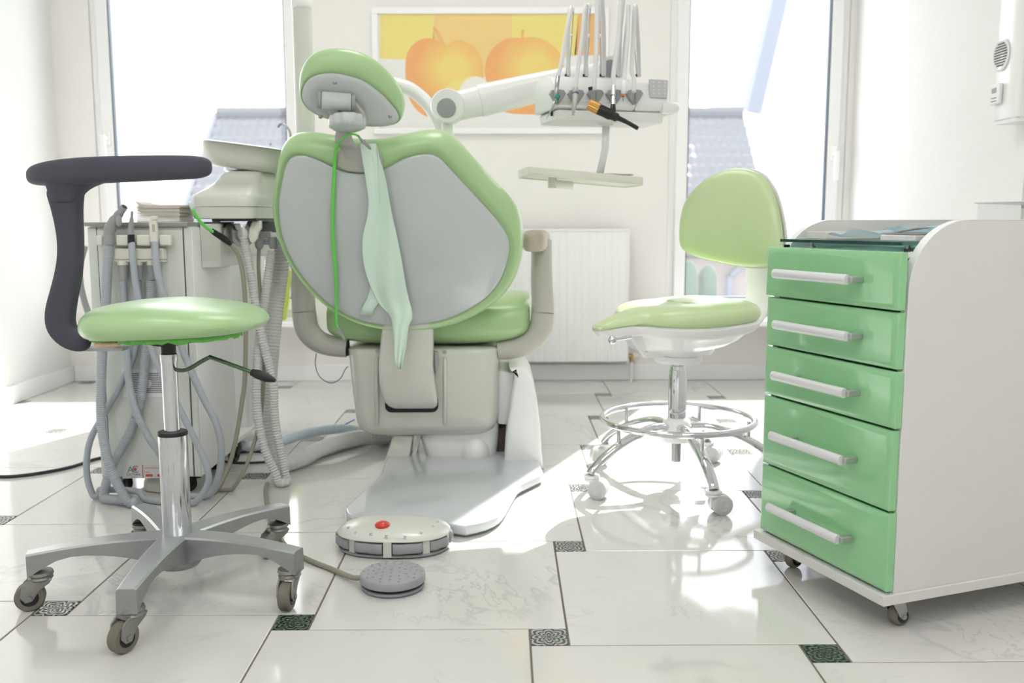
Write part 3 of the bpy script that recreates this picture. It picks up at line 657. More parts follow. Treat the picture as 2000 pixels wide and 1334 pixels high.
c_ = part(co_, 'cotton_pellets', COTTON, cu_, smooth=180); c_['kind'] = 'stuff'
cq = cp(.565, .055, ZT-.0018)
m = MB().lathe([(.024, 0), (.026, .002), (.026, .012), (.022, .013), (.02, .012), (.001, .012)], cq); solo(m, 'white_dish', WHITE, 'round white dish beside the steel cotton pot', 'dish', cq)

# ------------------------------------------------------------------ foot controls
FP = atz(770, 1050, 0); FP = V((-.245, 1.975, 0)); FU = V((1, -.06, 0)).normalized(); FW = V((.06, 1, 0)).normalized()
fc = thing('foot_control', 'cream domed foot control with a red button and grey rocker pedals', 'foot control', FP)
def fring(rx, ry, z, n=64, p=.82):
    return [FP+FU*rx*math.copysign(abs(math.cos(t))**p, math.cos(t))+FW*ry*math.copysign(abs(math.sin(t))**p, math.sin(t))+UZ*z for t in [2*PI*k/n for k in range(n)]]
part(MB().loft([fring(.108, .078, .001), fring(.118, .083, .003), fring(.12, .084, .0075), fring(.1, .074, .0085)]), 'base_skirt', GREYPLAST, fc)
part(MB().loft([fring(.1, .068, .006), fring(.1, .068, .037)]), 'inner_body', BLACK, fc)
RXF, RYF = .126, .088
part(MB().loft([fring(.105, .07, .035), fring(RXF-.003, RYF-.003, .0355), fring(RXF-.003, RYF-.003, .038), fring(.117, .0817, .0435), fring(.10, .0698, .0505), fring(.078, .0545, .0565), fring(.045, .0314, .0605), fring(.012, .0084, .0618)]), 'dome_cover', BEIGE, fc, smooth=60, sub=1)
def angp(t, rx, ry, z): return FP+FU*rx*math.cos(t)+FW*ry*math.sin(t)+UZ*z
for deg in (-90, -131, -49, -170, -10, 110, 70):
    t = math.radians(deg); w_ = .075; m = MB()
    P = [angp(t+q, RXF-.004, RYF-.003, 0) for q in (-w_, 0, w_)]; Q = [angp(t+q, RXF-.02, RYF-.02, 0) for q in (w_, 0, -w_)]
    m.prism([p+UZ*.004 for p in P+Q], UZ*.034); part(m, 'pillar', BEIGE, fc, bev=.001)
for deg in (-110.5, -69.5, -150.5, -29.5, 170, 10):
    t = math.radians(deg); w_ = .265; R = []
    for i in range(13):
        q = t-w_+2*w_*i/12; k = math.sin(PI*i/12); ex = -.0025*math.exp(-((i-6)/2.2)**2)+.004*min(1, k*3)
        R.append([angp(q, RXF-.016, RYF-.016, .0115), angp(q, RXF-.004+ex, RYF-.004+ex, .0115), angp(q, RXF+ex, RYF+ex, .016), angp(q, RXF+ex, RYF+ex, .028), angp(q, RXF-.004+ex, RYF-.004+ex, .033), angp(q, RXF-.016, RYF-.016, .033)])
    part(MB().loft(R), 'rocker_pedal', GREYPLAST, fc, smooth=50)
bq = atz(747, 1026, .0590); m = MB().ball(bq, .0165, .0165, .0095, seg=24, rings=8); part(m, 'red_button', RED, fc, smooth=180)
for u, v in ((693, 1041), (724, 1043), (754, 1047), (791, 1049), (823, 1041), (846, 1028), (680, 1031), (855, 1019)):
    zd = .05
    for _it in range(10):
        p = atz(u, v, zd); rr0 = math.hypot((p-FP).dot(FU)/RXF, (p-FP).dot(FW)/RYF)
        dl = [(0, .0618), (.095, .0618), (.357, .0605), (.62, .0565), (.794, .0505), (.93, .0435), (.976, .038), (1.2, .02), (9, .02)]
        zd = zd*.5+.5*next(za+(zb-za)*(rr0-ra)/(rb-ra) for (ra, za), (rb, zb) in zip(dl, dl[1:]) if rr0 <= rb)
    p = atz(u, v, zd+.0008)
    n_ = V(((p.x-FP.x)*.8, (p.y-FP.y)*.8, .09)).normalized(); x_, y_, _z = frame(n_, FU)
    m = MB().obox(p-n_*.002-x_*.004-y_*.004, x_*.008, y_*.008, n_*.0026); part(m, 'pictogram', LABELM, fc)
    m = MB().obox(p-x_*.0022-y_*.0026+n_*.0006, x_*.0042, y_*.001, n_*.0003); m.obox(p-x_*.0022-y_*.0005+n_*.0006, x_*.0012, y_*.0028, n_*.0003); m.obox(p+x_*.0006+y_*.0002+n_*.0006, x_*.0018, y_*.0016, n_*.0003); part(m, 'pictogram_ink', INKDARK, fc)
# round pedal with cord
PP = V((-.221, 1.745, 0)); rp = .0625
pd = thing('round_pedal', 'round grey pedal with a dimpled cone top and a grey cord, nearest on the floor', 'pedal', PP)
part(MB().lathe([(.055, .0), (rp-.0025, .001), (rp-.001, .004), (rp-.003, .007), (.05, .008)], PP+UZ*.0005, seg=64), 'base_disc', MIDGREY, pd)
part(MB().lathe([(.052, 0), (.055, .0), (.055, .008), (.05, .008)], PP+UZ*.007, seg=64), 'recess_ring', BLACK, pd)
part(MB().lathe([(.05, 0), (rp, .0), (rp+.001, .002), (rp, .0135), (rp-.0015, .0152), (rp-.004, .0158), (.05, .0182), (.035, .0215), (.02, .0262), (.010, .0292), (.003, .0298)], PP+UZ*.0145, seg=72), 'pedal_cap', GREYPLAST, pd, smooth=50)
prof = [(.0, .0298), (.01, .0292), (.02, .0262), (.035, .0215), (.05, .0182), (.0585, .0158)]
def pz_(r):
    for (a, za), (b, zb) in zip(prof, prof[1:]):
        if r <= b: return za+(zb-za)*(r-a)/(b-a)
    return .0158
for r, n in ((.0165, 6), (.026, 10), (.0365, 14), (.047, 16), (.055, 20)):
    for k in range(n):
        a = 2*PI*(k+.5*(n % 4 == 2))/n; p = PP+V((r*math.cos(a), r*math.sin(a), .0145+pz_(r)))
        if n <= 16 or k % 2 == 0:
            part(MB().ball(p, .0027, .0027, .0017, seg=10, rings=5), 'grip_stud', GREYPLAST, pd, smooth=180)
cord = [PP+V((-.055, .012, .016)), atz(690, 1128, .012), atz(650, 1112, .006), atz(600, 1092, .006), atz(560, 1068, .006), atz(535, 1030, .006), atz(524, 995, .006), atz(519, 960, .008), atz(522, 945, .008)]
part(MB().tube(spl(cord, 8), .0052, 12), 'pedal_cord', HOSEB, pd, smooth=180)

# ------------------------------------------------------------------ patient chair, seen from behind
BT = V((0, -.17, .5)).normalized(); BNn = V((0, -BT.z, BT.y)).normalized()      # up the back / out towards the viewer
BP = aty(775, 450, 2.47)
chair = thing('patient_chair', 'large green dental patient chair seen from behind with a grey backrest panel', 'dental chair', V((-.25, 2.75, 0)))
def plane2(lst, p0, up, nr, n=None, ctr=None):
    X = up.cross(nr).normalized(); X = X if X.x > 0 else -X
    return [((onp(u, v, p0, nr)-p0).dot(X), (onp(u, v, p0, nr)-p0).dot(up)) for u, v in lst], X
def polar(pts, c, n=96):
    out = []; m = len(pts)
    for k in range(n):
        a = 2*PI*k/n; dx, dy = math.cos(a), math.sin(a); best = 0
        for i in range(m):
            x1, y1 = pts[i][0]-c[0], pts[i][1]-c[1]; x2, y2 = pts[(i+1) % m][0]-c[0], pts[(i+1) % m][1]-c[1]
            ex, ey = x2-x1, y2-y1; det = dx*(-ey)+dy*ex
            if abs(det) < 1e-12: continue
            t = (x1*(-ey)+y1*ex)/det; s_ = (dx*y1-dy*x1)/det
            if -1e-6 <= s_ <= 1+1e-6 and t > best: best = t
        out.append((c[0]+dx*best, c[1]+dy*best))
    return out
outer_px = [(536, 335), (541, 305), (553, 282), (575, 269), (610, 268), (650, 274), (700, 281), (750, 279), (790, 270), (830, 263), (862, 264), (888, 279), (915, 308), (960, 358), (1000, 402), (1018, 435), (1023, 475), (1018, 520), (998, 568), (955, 608), (895, 636), (840, 648), (780, 650), (720, 640), (670, 620), (620, 588), (580, 545), (552, 500), (534, 455), (527, 400)]
inner_px = [(549, 345), (556, 320), (567, 306), (585, 302), (605, 305), (632, 317), (665, 332), (700, 337), (735, 334), (762, 323), (788, 309), (815, 301), (838, 299), (858, 306), (880, 328), (925, 377), (968, 425), (990, 455), (998, 483), (993, 515), (978, 552), (950, 585), (905, 613), (855, 630), (790, 638), (730, 634), (680, 619), (632, 590), (590, 546), (562, 503), (545, 455), (540, 400)]
po_, BXX = plane2(spl([V((a, b, 0)) for a, b in outer_px], 5, True) and [(q.x, q.y) for q in spl([V((a, b, 0)) for a, b in outer_px], 5, True)], BP, BT, BNn)
pi_, _ = plane2([(q.x, q.y) for q in spl([V((a, b, 0)) for a, b in inner_px], 5, True)], BP, BT, BNn)
cc_ = (0.0, 0.0); NP = 120
po_ = polar(po_, cc_, NP); pi_ = polar(pi_, cc_, NP)
def bk(x, y, d): return BP+BXX*x+BT*y-BNn*(d+.10*max(0, abs(x)-.0)**2*1.2)
def bkring(s_, d, sc_=1.0, wr=0):
    out = []
    for k, (a, b) in enumerate(zip(pi_, po_)):
        x = (a[0]+(b[0]-a[0])*s_)*sc_; y = (a[1]+(b[1]-a[1])*s_)*sc_
        up_ = max(0, y)/.25
        dd = d+wr*(.0022*math.sin(k*2.9)*math.sin(k*.37+1)*(1 if y > 0 else .4))
        out.append(bk(x, y, dd))
    return out
m = MB().loft([bkring(0, .004, .96), bkring(0, .001, 1.0), bkring(.12, -.004, 1, .6), bkring(.35, -.010, 1, 1), bkring(.62, -.007), bkring(.85, .006), bkring(1, .028), bkring(1.02, .05), bkring(.9, .075), bkring(.5, .093), bkring(0, .1, .92), bkring(0, .102, .5), bkring(0, .102, .1)])
part(m, 'backrest_cushion', G_LEATHER, chair, smooth=180, sub=1)
m = MB().loft([bkring(0, .006, .97), bkring(0, .003, .988), bkring(0, -.0015, .99), bkring(0, -.0045, .983), bkring(0, -.0062, .965), bkring(0, -.0075, .9), bkring(0, -.009, .6), bkring(0, -.0095, .15)])
part(m, 'back_panel', GREYPANEL, chair, smooth=180)
def bq_(u, v, d=0): return onp(u, v, BP+BNn*d, BNn)
m = MB().slab([bq_(u, v, .003) for u, v in ((660, 296), (672, 291), (722, 289), (742, 293), (750, 318), (746, 328), (725, 334), (700, 336), (675, 332), (656, 322))], BNn*.009, .003); part(m, 'neck_plate', GREYMET, chair, smooth=60)
P = [bq_(u, v, d) for u, v, d in ((672, 255, .03), (671, 268, .034), (676, 281, .028), (688, 292, .018), (694, 310, .011))]
x_ = BXX; R = []
PS = spl(P, 5)
for i, p in enumerate(PS):
    t = (PS[min(i+1, len(PS)-1)]-PS[max(i-1, 0)]).normalized(); nn_ = t.cross(x_).normalized(); w0 = .019+.008*i/len(PS)
    R.append([p+x_*w0*a+nn_*.0035*b for a, b in ((-1, -.5), (-1, .5), (-.85, 1), (.85, 1), (1, .5), (1, -.5), (.85, -1), (-.85, -1))])
part(MB().loft(R), 'neck_bracket', GREYMET, chair, smooth=50)
# headrest
HN = V((.10, -.80, -.60)).normalized(); HP0 = aty(690, 195, 2.345); HXX = V((1, 0, 0)); HXX = (HXX-HN*HXX.dot(HN)).normalized(); HU = HXX.cross(HN); HU = HU if HU.z > 0 else -HU
def h2(lst): 
    q = spl([V((a, b, 0)) for a, b in lst], 6, True); return polar([((onp(p.x, p.y, HP0, HN)-HP0).dot(HXX), (onp(p.x, p.y, HP0, HN)-HP0).dot(HU)) for p in q], (0, 0), 72)
ho = h2([(583, 178), (588, 148), (604, 124), (632, 111), (668, 109), (705, 117), (742, 138), (772, 168), (789, 198), (792, 222), (782, 240), (755, 247), (715, 247), (665, 241), (620, 228), (592, 208)])
hi = h2([(588, 183), (596, 160), (615, 146), (642, 142), (672, 145), (710, 157), (745, 182), (770, 208), (781, 228), (774, 240), (750, 246), (715, 246), (668, 239), (622, 224), (596, 205)])
def hr(s_, d, sc_=1., wr=0): return [HP0+HXX*(a[0]+(b[0]-a[0])*s_)*sc_+HU*(a[1]+(b[1]-a[1])*s_)*sc_-HN*(d+wr*.0012*math.sin(k*2.7)) for k, (a, b) in enumerate(zip(hi, ho))]
m = MB().loft([hr(0, .004, .95), hr(0, .001, 1), hr(.2, -.002, 1, 1), hr(.5, 0), hr(.85, .012), hr(1, .03), hr(.97, .045), hr(.6, .058), hr(0, .066, .9), hr(0, .07, .5), hr(0, .07, .1)]); part(m, 'headrest_cushion', G_LEATHER, chair, smooth=180, sub=1)
m = MB().loft([hr(0, .006, .97), hr(0, .0, .985), hr(0, -.004, .98), hr(0, -.006, .965), hr(0, -.0068, .8), hr(0, -.007, .2)]); hpn = part(m, 'headrest_panel', GREYPANEL, chair, smooth=180)
def hq(u, v, d=0): return onp(u, v, HP0+HN*d, HN)
for u, v in ((654, 161), (626, 228), (762, 227)):
    p = hq(u, v, .006); part(MB().lathe([(.002, .003), (.0035, .0025), (.0052, .001), (.0055, 0)][::-1], p, HN, 20), 'screw', STEEL, hpn, smooth=50)
a, b = hq(628, 196, .03), hq(686, 200, .03)
part(MB().tube([a, b], .0215, 28), 'hinge_barrel', GREYPANEL, chair, bev=.003)
ax_ = (b-a).normalized()
for q, sg in ((a, -1), (b, 1)): part(MB().lathe([(.001, 0), (.0205, 0), (.0205, .005), (.0185, .008), (.001, .009)], q+ax_*sg*.001, ax_*sg, 28), 'hinge_cap', GREYPLAST, chair, smooth=50)
for (u0, v0, u1, v1) in ((645, 208, 668, 240), (690, 205, 714, 240)):
    p0, p1 = hq(u0, v0, .028), hq(u1, v1, .04); t = (p1-p0).normalized(); s_ = t.cross(HN).normalized()
    m = MB().loft([[p+s_*w*.5*c+HN*.008*e for c, e in ((-1, -1), (1, -1), (1, 1), (-1, 1))] for p, w in ((p0-t*.004, .02), (p0.lerp(p1, .5), .026), (p1, .02))]); part(m, 'headrest_link', GREYMET, chair, bev=.003)
a, b = hq(650, 240, .045), hq(714, 243, .045); part(MB().tube([a, b], .011, 20), 'lower_pivot', GREYMET, chair, bev=.002)
kc = hq(678, 232, .05); kax = V((.04, -.2, -.98)).normalized(); x_, y_, z_ = frame(kax); R = []
for r, h in ((.035, 0), (.0425, .003), (.044, .008), (.044, .022), (.0415, .027), (.034, .031), (.02, .033), (.004, .0335)):
    R.append([kc+kax*(h-.006)+(x_*math.cos(t)+y_*math.sin(t))*(r+(.0012*math.cos(12*t) if .003 <= h <= .028 else 0)) for t in [2*PI*k/96 for k in range(96)]])
part(MB().loft(R), 'lock_knob', GREYPANEL, chair, smooth=50)
# seat
YS = 2.66
def seatring(y, sx_, z0, z1, wide, p=.55, cx=-.222):
    out = []
    for k in range(72):
        t = 2*PI*k/72; c_, s2_ = math.cos(t), math.sin(t); x = wide*math.copysign(abs(c_)**p, c_); zz = (z0+z1)/2+(z1-z0)/2*math.copysign(abs(s2_)**.7, s2_)
        if s2_ > 0: zz += .05*sx_*(abs(x)/.29)**3-.012*sx_
        out.append(V((cx+x, y, zz)))
    return out
m = MB().loft([seatring(2.615, 0, .395, .43, .20), seatring(2.625, .3, .372, .46, .265), seatring(2.65, .6, .358, .475, .288), seatring(2.72, 1, .352, .485, .296), seatring(2.85, 1, .352, .49, .298), seatring(3.02, .9, .352, .485, .285), seatring(3.25, .4, .345, .465, .25), seatring(3.5, .2, .315, .435, .22), seatring(3.78, .1, .275, .40, .2), seatring(3.86, 0, .27, .36, .17), seatring(3.88, 0, .3, .34, .12)])
part(m, 'seat_cushion', G_LEATHER, chair, smooth=180)
m = MB().loft([[V((-.222+math.copysign(abs(math.cos(t))**.5, math.cos(t))*w, y, zc+hz*math.copysign(abs(math.sin(t))**.6, math.sin(t)))) for t in [2*PI*k/40 for k in range(40)]] for y, w, zc, hz in ((2.9, .22, .32, .05), (3.2, .22, .32, .045), (3.5, .2, .29, .035), (3.8, .18, .25, .03), (3.84, .16, .25, .02))]); part(m, 'seat_pan', WHITE, chair, smooth=60)
# lower shell
def shl(v, u0, u1, y0=2.6, y1=2.9, p=.32):
    a = aty(u0, v, y0); ym = y0+.05; hw = (aty(u1, v, ym).x-aty(u0, v, ym).x)/2; cx = (aty(u1, v, ym).x+aty(u0, v, ym).x)/2; out = []
    for k in range(96):
        t = 2*PI*k/96; c_, s_ = math.cos(t), math.sin(t); out.append(V((cx+hw*math.copysign(abs(c_)**p, c_), (y0+y1)/2+(y1-y0)/2*math.copysign(abs(s_)**p, s_), a.z)))
    return out
m = MB().loft([shl(852, 745, 930, 2.66, 2.86), shl(849, 715, 955, 2.63, 2.88), shl(843, 702, 966, 2.61, 2.89), shl(832, 696, 972), shl(810, 692, 975), shl(780, 688, 976), shl(740, 684, 977), shl(700, 680, 976), shl(686, 678, 976), shl(682, 681, 973, 2.605)])
part(m, 'lower_shell', BEIGEG, chair, smooth=60)
for u in (736, 869):
    P = [aty(u, v, 2.597) for v in (700, 760, 828)]; part(MB().tube([P[0]+UZ*.004, P[0], P[1], P[2], P[2]-UZ*.004], [.001, .0055, .0055, .0055, .001], 12), 'shell_rib', BEIGEG, chair, smooth=180)
for u, v in ((737, 686), (868, 687)): part(MB().lathe([(.0062, 0), (.006, .002), (.003, .0025), (.001, .0015)], aty(u, v, 2.6), (0, -1, 0), 18), 'screw', STEEL, chair, smooth=50)
def rpoly(x0, x1, y0, y1, r, Y, n=5):
    a = aty(x0, y1, Y); b = aty(x1, y0, Y); q = rrect(b.x-a.x, b.z-a.z, r, n); c = (a+b)/2; return [V((c.x+p.x, Y, c.z+p.y)) for p in q]
part(MB().slab(rpoly(752, 856, 770, 806, .018, 2.5985), (0, .01, 0), .002), 'hinge_slot', BLACK, chair)
HR = []
for v, u0, u1, y, th in ((632, 746, 845, 2.556, .03), (650, 744, 846, 2.553, .03), (680, 741, 846, 2.548, .034), (715, 738, 845, 2.545, .036), (745, 739, 848, 2.545, .036), (770, 744, 852, 2.549, .034), (786, 750, 854, 2.556, .03), (794, 758, 853, 2.563, .024), (798, 768, 848, 2.572, .014)):
    a, b = aty(u0, v, y), aty(u1, v, y); q = rrect(b.x-a.x, th, th*.42, 5); HR.append([V(((a.x+b.x)/2+p.x, y+th/2+p.y, a.z)) for p in q])
part(MB().loft(HR), 'hinge_cover', GREYMET if False else BEIGEG, chair, smooth=60)
m = MB().slab([aty(u, v, 2.585) for u, v in ((847, 685), (855, 688), (857, 710), (854, 732), (848, 728))], (0, .01, 0), .001); part(m, 'hinge_link', STEEL, chair)
# armrests
for sd, path, rad in ((-1, [(590, 500), (592, 560), (594, 610), (600, 642), (618, 664), (645, 675), (678, 679)], .0335), (1, [(1058, 470), (1058, 540), (1060, 612), (1053, 648), (1035, 668), (1008, 680), (972, 685)], .0325)):
    Yv = 2.66; P = spl([aty(u, v, Yv+(.0 if v > 600 else .05*(600-v)/130)) for u, v in path], 7)
    k = 2*7
    ao = part(MB().tube(P[:k+1], [rad*(1-.10*(1-i/k)) for i in range(k+1)], 24, up=(1, 0, 0)), 'armrest_post', ARMGREY, chair, smooth=60)
    part(MB().tube(P[k:], [rad*1.01-.006*max(0, (i-8)/20) for i in range(len(P)-k)], 24, up=(1, 0, 0)), 'armrest_elbow', ARMGREY, chair, smooth=60)
    e = P[-1]; part(MB().cyl(e-V((sd*.004, 0, 0)), e+V((sd*.0012, 0, 0)), rad*.72), 'armrest_gasket', BLACK, chair)
    top = P[0]; cx = aty(1042, 470, 2.60); ox = 0 if sd == 1 else (top.x-P[0].x)
    bx = cx.x if sd == 1 else -.555; R = []
    for y, w, z0, z1, xo in ((2.585, .016, -.018, .012, 0), (2.59, .025, -.027, .022, 0), (2.61, .031, -.031, .027, 0), (2.66, .034, -.032, .029, .006), (2.74, .036, -.032, .029, .014), (2.82, .036, -.03, .027, .02), (2.87, .032, -.026, .022, .022), (2.885, .02, -.016, .012, .022)):
        z = cx.z; out = []
        for k2 in range(40):
            t = 2*PI*k2/40; c_, s_ = math.cos(t), math.sin(t); out.append(V((bx+sd*xo+w*math.copysign(abs(c_)**.6, c_), y, z+(z0+z1)/2+(z1-z0)/2*math.copysign(abs(s_)**.6, s_))))
        R.append(out)
    if sd == 1: part(MB().loft(R), 'armrest_pad', PADTAN, chair, smooth=180, label='worn tan armrest pad')
# pedestal
PY = 2.62
def ppoly(lst, Y): return [aty(u, v, Y) for u, v in lst]
m = MB().slab(ppoly([(984, 918), (988, 850), (998, 780), (1005, 738), (1001, 725), (995, 719), (1010, 718), (1026, 724), (1040, 745), (1049, 780), (1055, 830), (1058, 880), (1062, 918)], 2.6), (0, .34, 0), .012, 4); part(m, 'side_leg', WHITE, chair, smooth=60, label='tall white curved pedestal leg')
m = MB().slab(ppoly([(966, 722), (1004, 730), (1001, 800), (990, 830), (972, 828)], 2.66), (0, .2, 0), .006); part(m, 'lift_housing', WHITEM, chair)
m = MB().slab(ppoly([(972, 838), (992, 832), (988, 905), (965, 905)], 2.7), (0, .1, 0), .003); part(m, 'lift_rail', mat('brown steel', (92, 80, 76), .5), chair)
def low(v, u0, u1, y0, y1, p=.45): return shl(v, u0, u1, y0, y1, p)
m = MB().loft([low(909, 850, 945, 2.68, 2.82), low(904, 838, 962, 2.655, 2.84), low(892, 830, 970, 2.64, 2.85), low(870, 823, 973, 2.64, 2.85), low(842, 818, 975, 2.64, 2.85), low(830, 818, 975, 2.64, 2.85)]); part(m, 'motor_cover', WHITE, chair, smooth=60)
part(MB().ball(aty(928, 880, 2.66), .042, .045, .05, seg=28, rings=16), 'motor_bulge', WHITE, chair, smooth=180)
m = MB().slab(ppoly([(750, 905), (768, 850), (806, 852), (797, 910)], 2.645), (0, .09, 0), .004); part(m, 'rear_strut', BEIGE, chair)
m = MB().slab(ppoly([(800, 911), (814, 850), (822, 852), (806, 912)], 2.66), (0, .07, 0), .001); part(m, 'strut_plate', BEIGE, chair)
ZB = .030
bpx = [(750, 905), (744, 925), (735, 935), (700, 965), (675, 990), (674, 1001), (690, 1009), (760, 1006), (850, 1016), (905, 1028), (945, 1020), (972, 1008), (985, 994), (1003, 962), (1012, 948), (1035, 937), (1062, 924)]
bpw = [atz(u, v, ZB) for u, v in bpx]; bpw = [V((p.x, p.y, .006)) for p in bpw]+[V((.085, 2.75, .006)), V((.07, 3.25, .006)), (V((-.34, 3.25, .006)))]
bpw = [p for p in resample(bpw, 110)]
part(MB().slab(bpw, (0, 0, .024), .006, 4), 'base_plate', PLATE, chair, smooth=50)
c0 = sum(bpw, V())/len(bpw); part(MB().prism([V((c0.x+(p.x-c0.x)*.985, c0.y+(p.y-c0.y)*.985, .0005)) for p in bpw], (0, 0, .007)), 'base_trim', MIDGREY, chair)
wl = [aty(618, 690, 2.7), aty(616, 712, 2.7), aty(624, 735, 2.7), aty(645, 748, 2.7), aty(664, 740, 2.7), aty(674, 722, 2.7), aty(680, 716, 2.7)]
part(MB().tube(spl(wl, 8), .0012, 8), 'loose_wire', INKDARK, chair, smooth=180)

# bib and its cord
cordt = thing('bib_cord', 'lime green silicone cord with metal clips hanging down the grey backrest panel', 'cord', bq_(655, 300, .02))
P = spl([bq_(u, v, d) for u, v, d in ((708, 278, .036), (700, 266, .054), (688, 262, .06), (675, 266, .058), (662, 278, .044), (656, 292, .026), (654, 315, .019), (652, 360, .014), (650, 410, .016), (650, 460, .018), (653, 500, .018), (656, 540, .018), (657, 590, .016), (657, 625, .024), (659, 640, .031))], 6)
part(MB().tube(P, [.0028+.0022*math.sin(PI*max(0, (i/len(P)-.3)/.7))**.5*(i/len(P) > .3) for i in range(len(P))], 10), 'silicone_cord', CORD, cordt, smooth=180)
def clip(p, d, nr):
    s_ = d.cross(nr).normalized(); m = MB()
    m.tube([p, p+d*.008, p+d*.016], [.0018, .0028, .003], 10)
    for sg in (-1, 1): m.loft([[p+d*L0+s_*sg*o*1.0+s_*w*a+nr*.0016*b for a, b in ((-1, -1), (1, -1), (1, 1), (-1, 1))] for L0, o, w in ((.012, .0055, .0012), (.02, .002, .0026), (.026, .0016, .0028), (.04, .0012, .0016), (.0415, .0004, .001))])
    return part(m, 'alligator_clip', STEEL, cordt, bev=.0004)
clip(bq_(659, 638, .03), (bq_(679, 672, .045)-bq_(659, 638, .03)).normalized(), BNn)
clip(bq_(702, 268, .058), (bq_(718, 285, .052)-bq_(702, 268, .058)).normalized(), BNn)
rows = [(280, 703, 736), (295, 705, 738), (315, 710, 743), (340, 714, 752), (370, 718, 757), (400, 722, 762), (430, 716, 768), (455, 709, 774), (480, 707, 779), (500, 707, 783), (520, 711, 787), (550, 719, 791), (575, 729, 796), (598, 742, 802), (612, 760, 806), (626, 766, 805), (634, 767, 797), (660, 769, 796), (690, 771, 791), (708, 772, 787), (721, 777, 784)]
bb = MB(); G = []
for j, (v, u0, u1) in enumerate(rows):
    r = []
    for i in range(15):
        t = i/14; u = u0+(u1-u0)*t+(1.2*math.sin(j*2.3) if i == 0 else 0)
        d = .02+.006*math.sin(t*5+j*.35)+.004*math.sin(t*11+j*.8)*(j > 4)+(.02*t if j < 5 else .012*t)
        if v > 610: d += .012+.00062*(v-610)
        r.append(bb.b.verts.new(bq_(u, v, d+.004)))
    G.append(r)
for j in range(len(G)-1):
    for i in range(14): bb.b.faces.new((G[j][i], G[j][i+1], G[j+1][i+1], G[j+1][i]))
bib = thing('paper_bib', 'pale green crinkled paper bib hanging from a clip down the backrest', 'bib', bq_(720, 282, .03))
o = part(bb, 'bib_front', BIBM, bib, smooth=180, sub=1); md = o.modifiers.new('solid', 'SOLIDIFY'); md.thickness = .0006
bb = MB(); G = []
for j, (v, u0, u1) in enumerate([(520, 716, 760), (545, 722, 775), (565, 723, 755), (585, 716, 742), (600, 708, 732), (615, 701, 726)]):
    G.append([bb.b.verts.new(bq_(u0+(u1-u0)*i/6, v+(2 if i > 3 else 0), .013+.003*math.sin(i+j))) for i in range(7)])
for j in range(len(G)-1):
    for i in range(6): bb.b.faces.new((G[j][i], G[j][i+1], G[j+1][i+1], G[j+1][i]))
o = part(bb, 'bib_fold', BIBM, bib, smooth=180); md = o.modifiers.new('solid', 'SOLIDIFY'); md.thickness = .0006
bb = MB(); G = []
for j, (v, u0, u1) in enumerate([(281, 703, 734), (320, 709, 738), (370, 717, 742), (410, 722, 742), (450, 722, 738)]):
    G.append([bb.b.verts.new(bq_(u0+(u1-u0)*i/6, v, .038-.004*j+.003*math.sin(i*1.3+j))) for i in range(7)])
for j in range(len(G)-1):
    for i in range(6): bb.b.faces.new((G[j][i], G[j][i+1], G[j+1][i+1], G[j+1][i]))
o = part(bb, 'bib_header', BIBM, bib, smooth=180); md = o.modifiers.new('solid', 'SOLIDIFY'); md.thickness = .0006

# ------------------------------------------------------------------ suction unit
U0, U1, UY0, UY1, UZ0, UZ1 = -1.045, -.787, 2.36, 2.68, .05, .690
su = thing('suction_unit', 'sage grey mobile suction cabinet with hoses looped at its front, behind the armrest stool', 'suction unit', V((-.915, 2.53, 0)))
part(MB().box(U0, U1, UY0, UY1, UZ0, UZ1), 'cabinet_body', SAGE, su, bev=.003)
part(MB().box(U1, U1+.002, UY0+.004, UY1-.002, UZ0+.004, UZ1-.004), 'lit_side_skin', mat('lit side white', (251, 251, 251), .4), su, label='side panel painted white as if brightly lit')  # skin whiter than the sage body, painting this side as brightly lit
part(MB().box(U0+.026, U1-.02, UY0-.004, UY0, UZ0+.004, UZ1-.006), 'front_panel', SAGE, su, bev=.001)
for x in (U0+.0235, U1-.0195): part(MB().box(x, x+.002, UY0-.0012, UY0, UZ0, UZ1), 'panel_seam', INKDARK, su)
part(MB().box(U0-.002, U1-.004, UY0-.012, UY1, UZ1+.003, UZ1+.013), 'top_board', SAGED, su, bev=.002)
part(MB().box(U0+.006, U1-.006, UY0+.004, UY1-.004, UZ1, UZ1+.003), 'top_spacer', WHITE, su)
FY_ = UY0-.004
def fp(u, v, y=FY_): return aty(u, v, y)
a, b = fp(241, 776), fp(318, 721); part(MB().box(a.x, b.x, FY_-.002, FY_, a.z, b.z), 'vent_plate', WHITEM, su)
for k in range(11):
    z = a.z+.012+(b.z-a.z-.024)*k/10; part(MB().box(a.x+.016, b.x-.004, FY_-.0026, FY_-.002, z, z+.0028), 'vent_slot', MIDGREY, su)
part(MB().lathe([(.011, 0), (.011, .004), (.001, .0045)], V(((a.x+b.x)/2+.012, FY_-.002, (a.z+b.z)/2)), (0, -1, 0)), 'vent_knob', WHITE, su)
a, b = fp(240, 934), fp(352, 907); lb = part(MB().box(a.x, b.x, FY_-.0012, FY_, a.z, b.z), 'maker_label', LABELM, su)
lw, lh = b.x-a.x, b.z-a.z; LY = FY_-.0014
def lpos(fx, fz): return (a.x+lw*fx, LY, a.z+lh*fz)
part(MB().box(a.x+lw*.345, a.x+lw*.36, LY-.0002, LY, a.z, b.z), 'label_rule', INKRED, lb)
text('CATTANI', 'label_text', INKDARK, lb, lpos(.19, .2), (1, 0, 0), (0, 0, 1), .0085)
text('COMPACT', 'label_text', INKRED, lb, lpos(.19, .06), (1, 0, 0), (0, 0, 1), .0035)
text('C', 'label_logo', MIDGREY, lb, lpos(.225, .42), (1, 0, 0), (0, 0, 1), .026)
text('A', 'label_logo', MIDGREY, lb, lpos(.14, .42), (1, 0, 0), (0, 0, 1), .024)
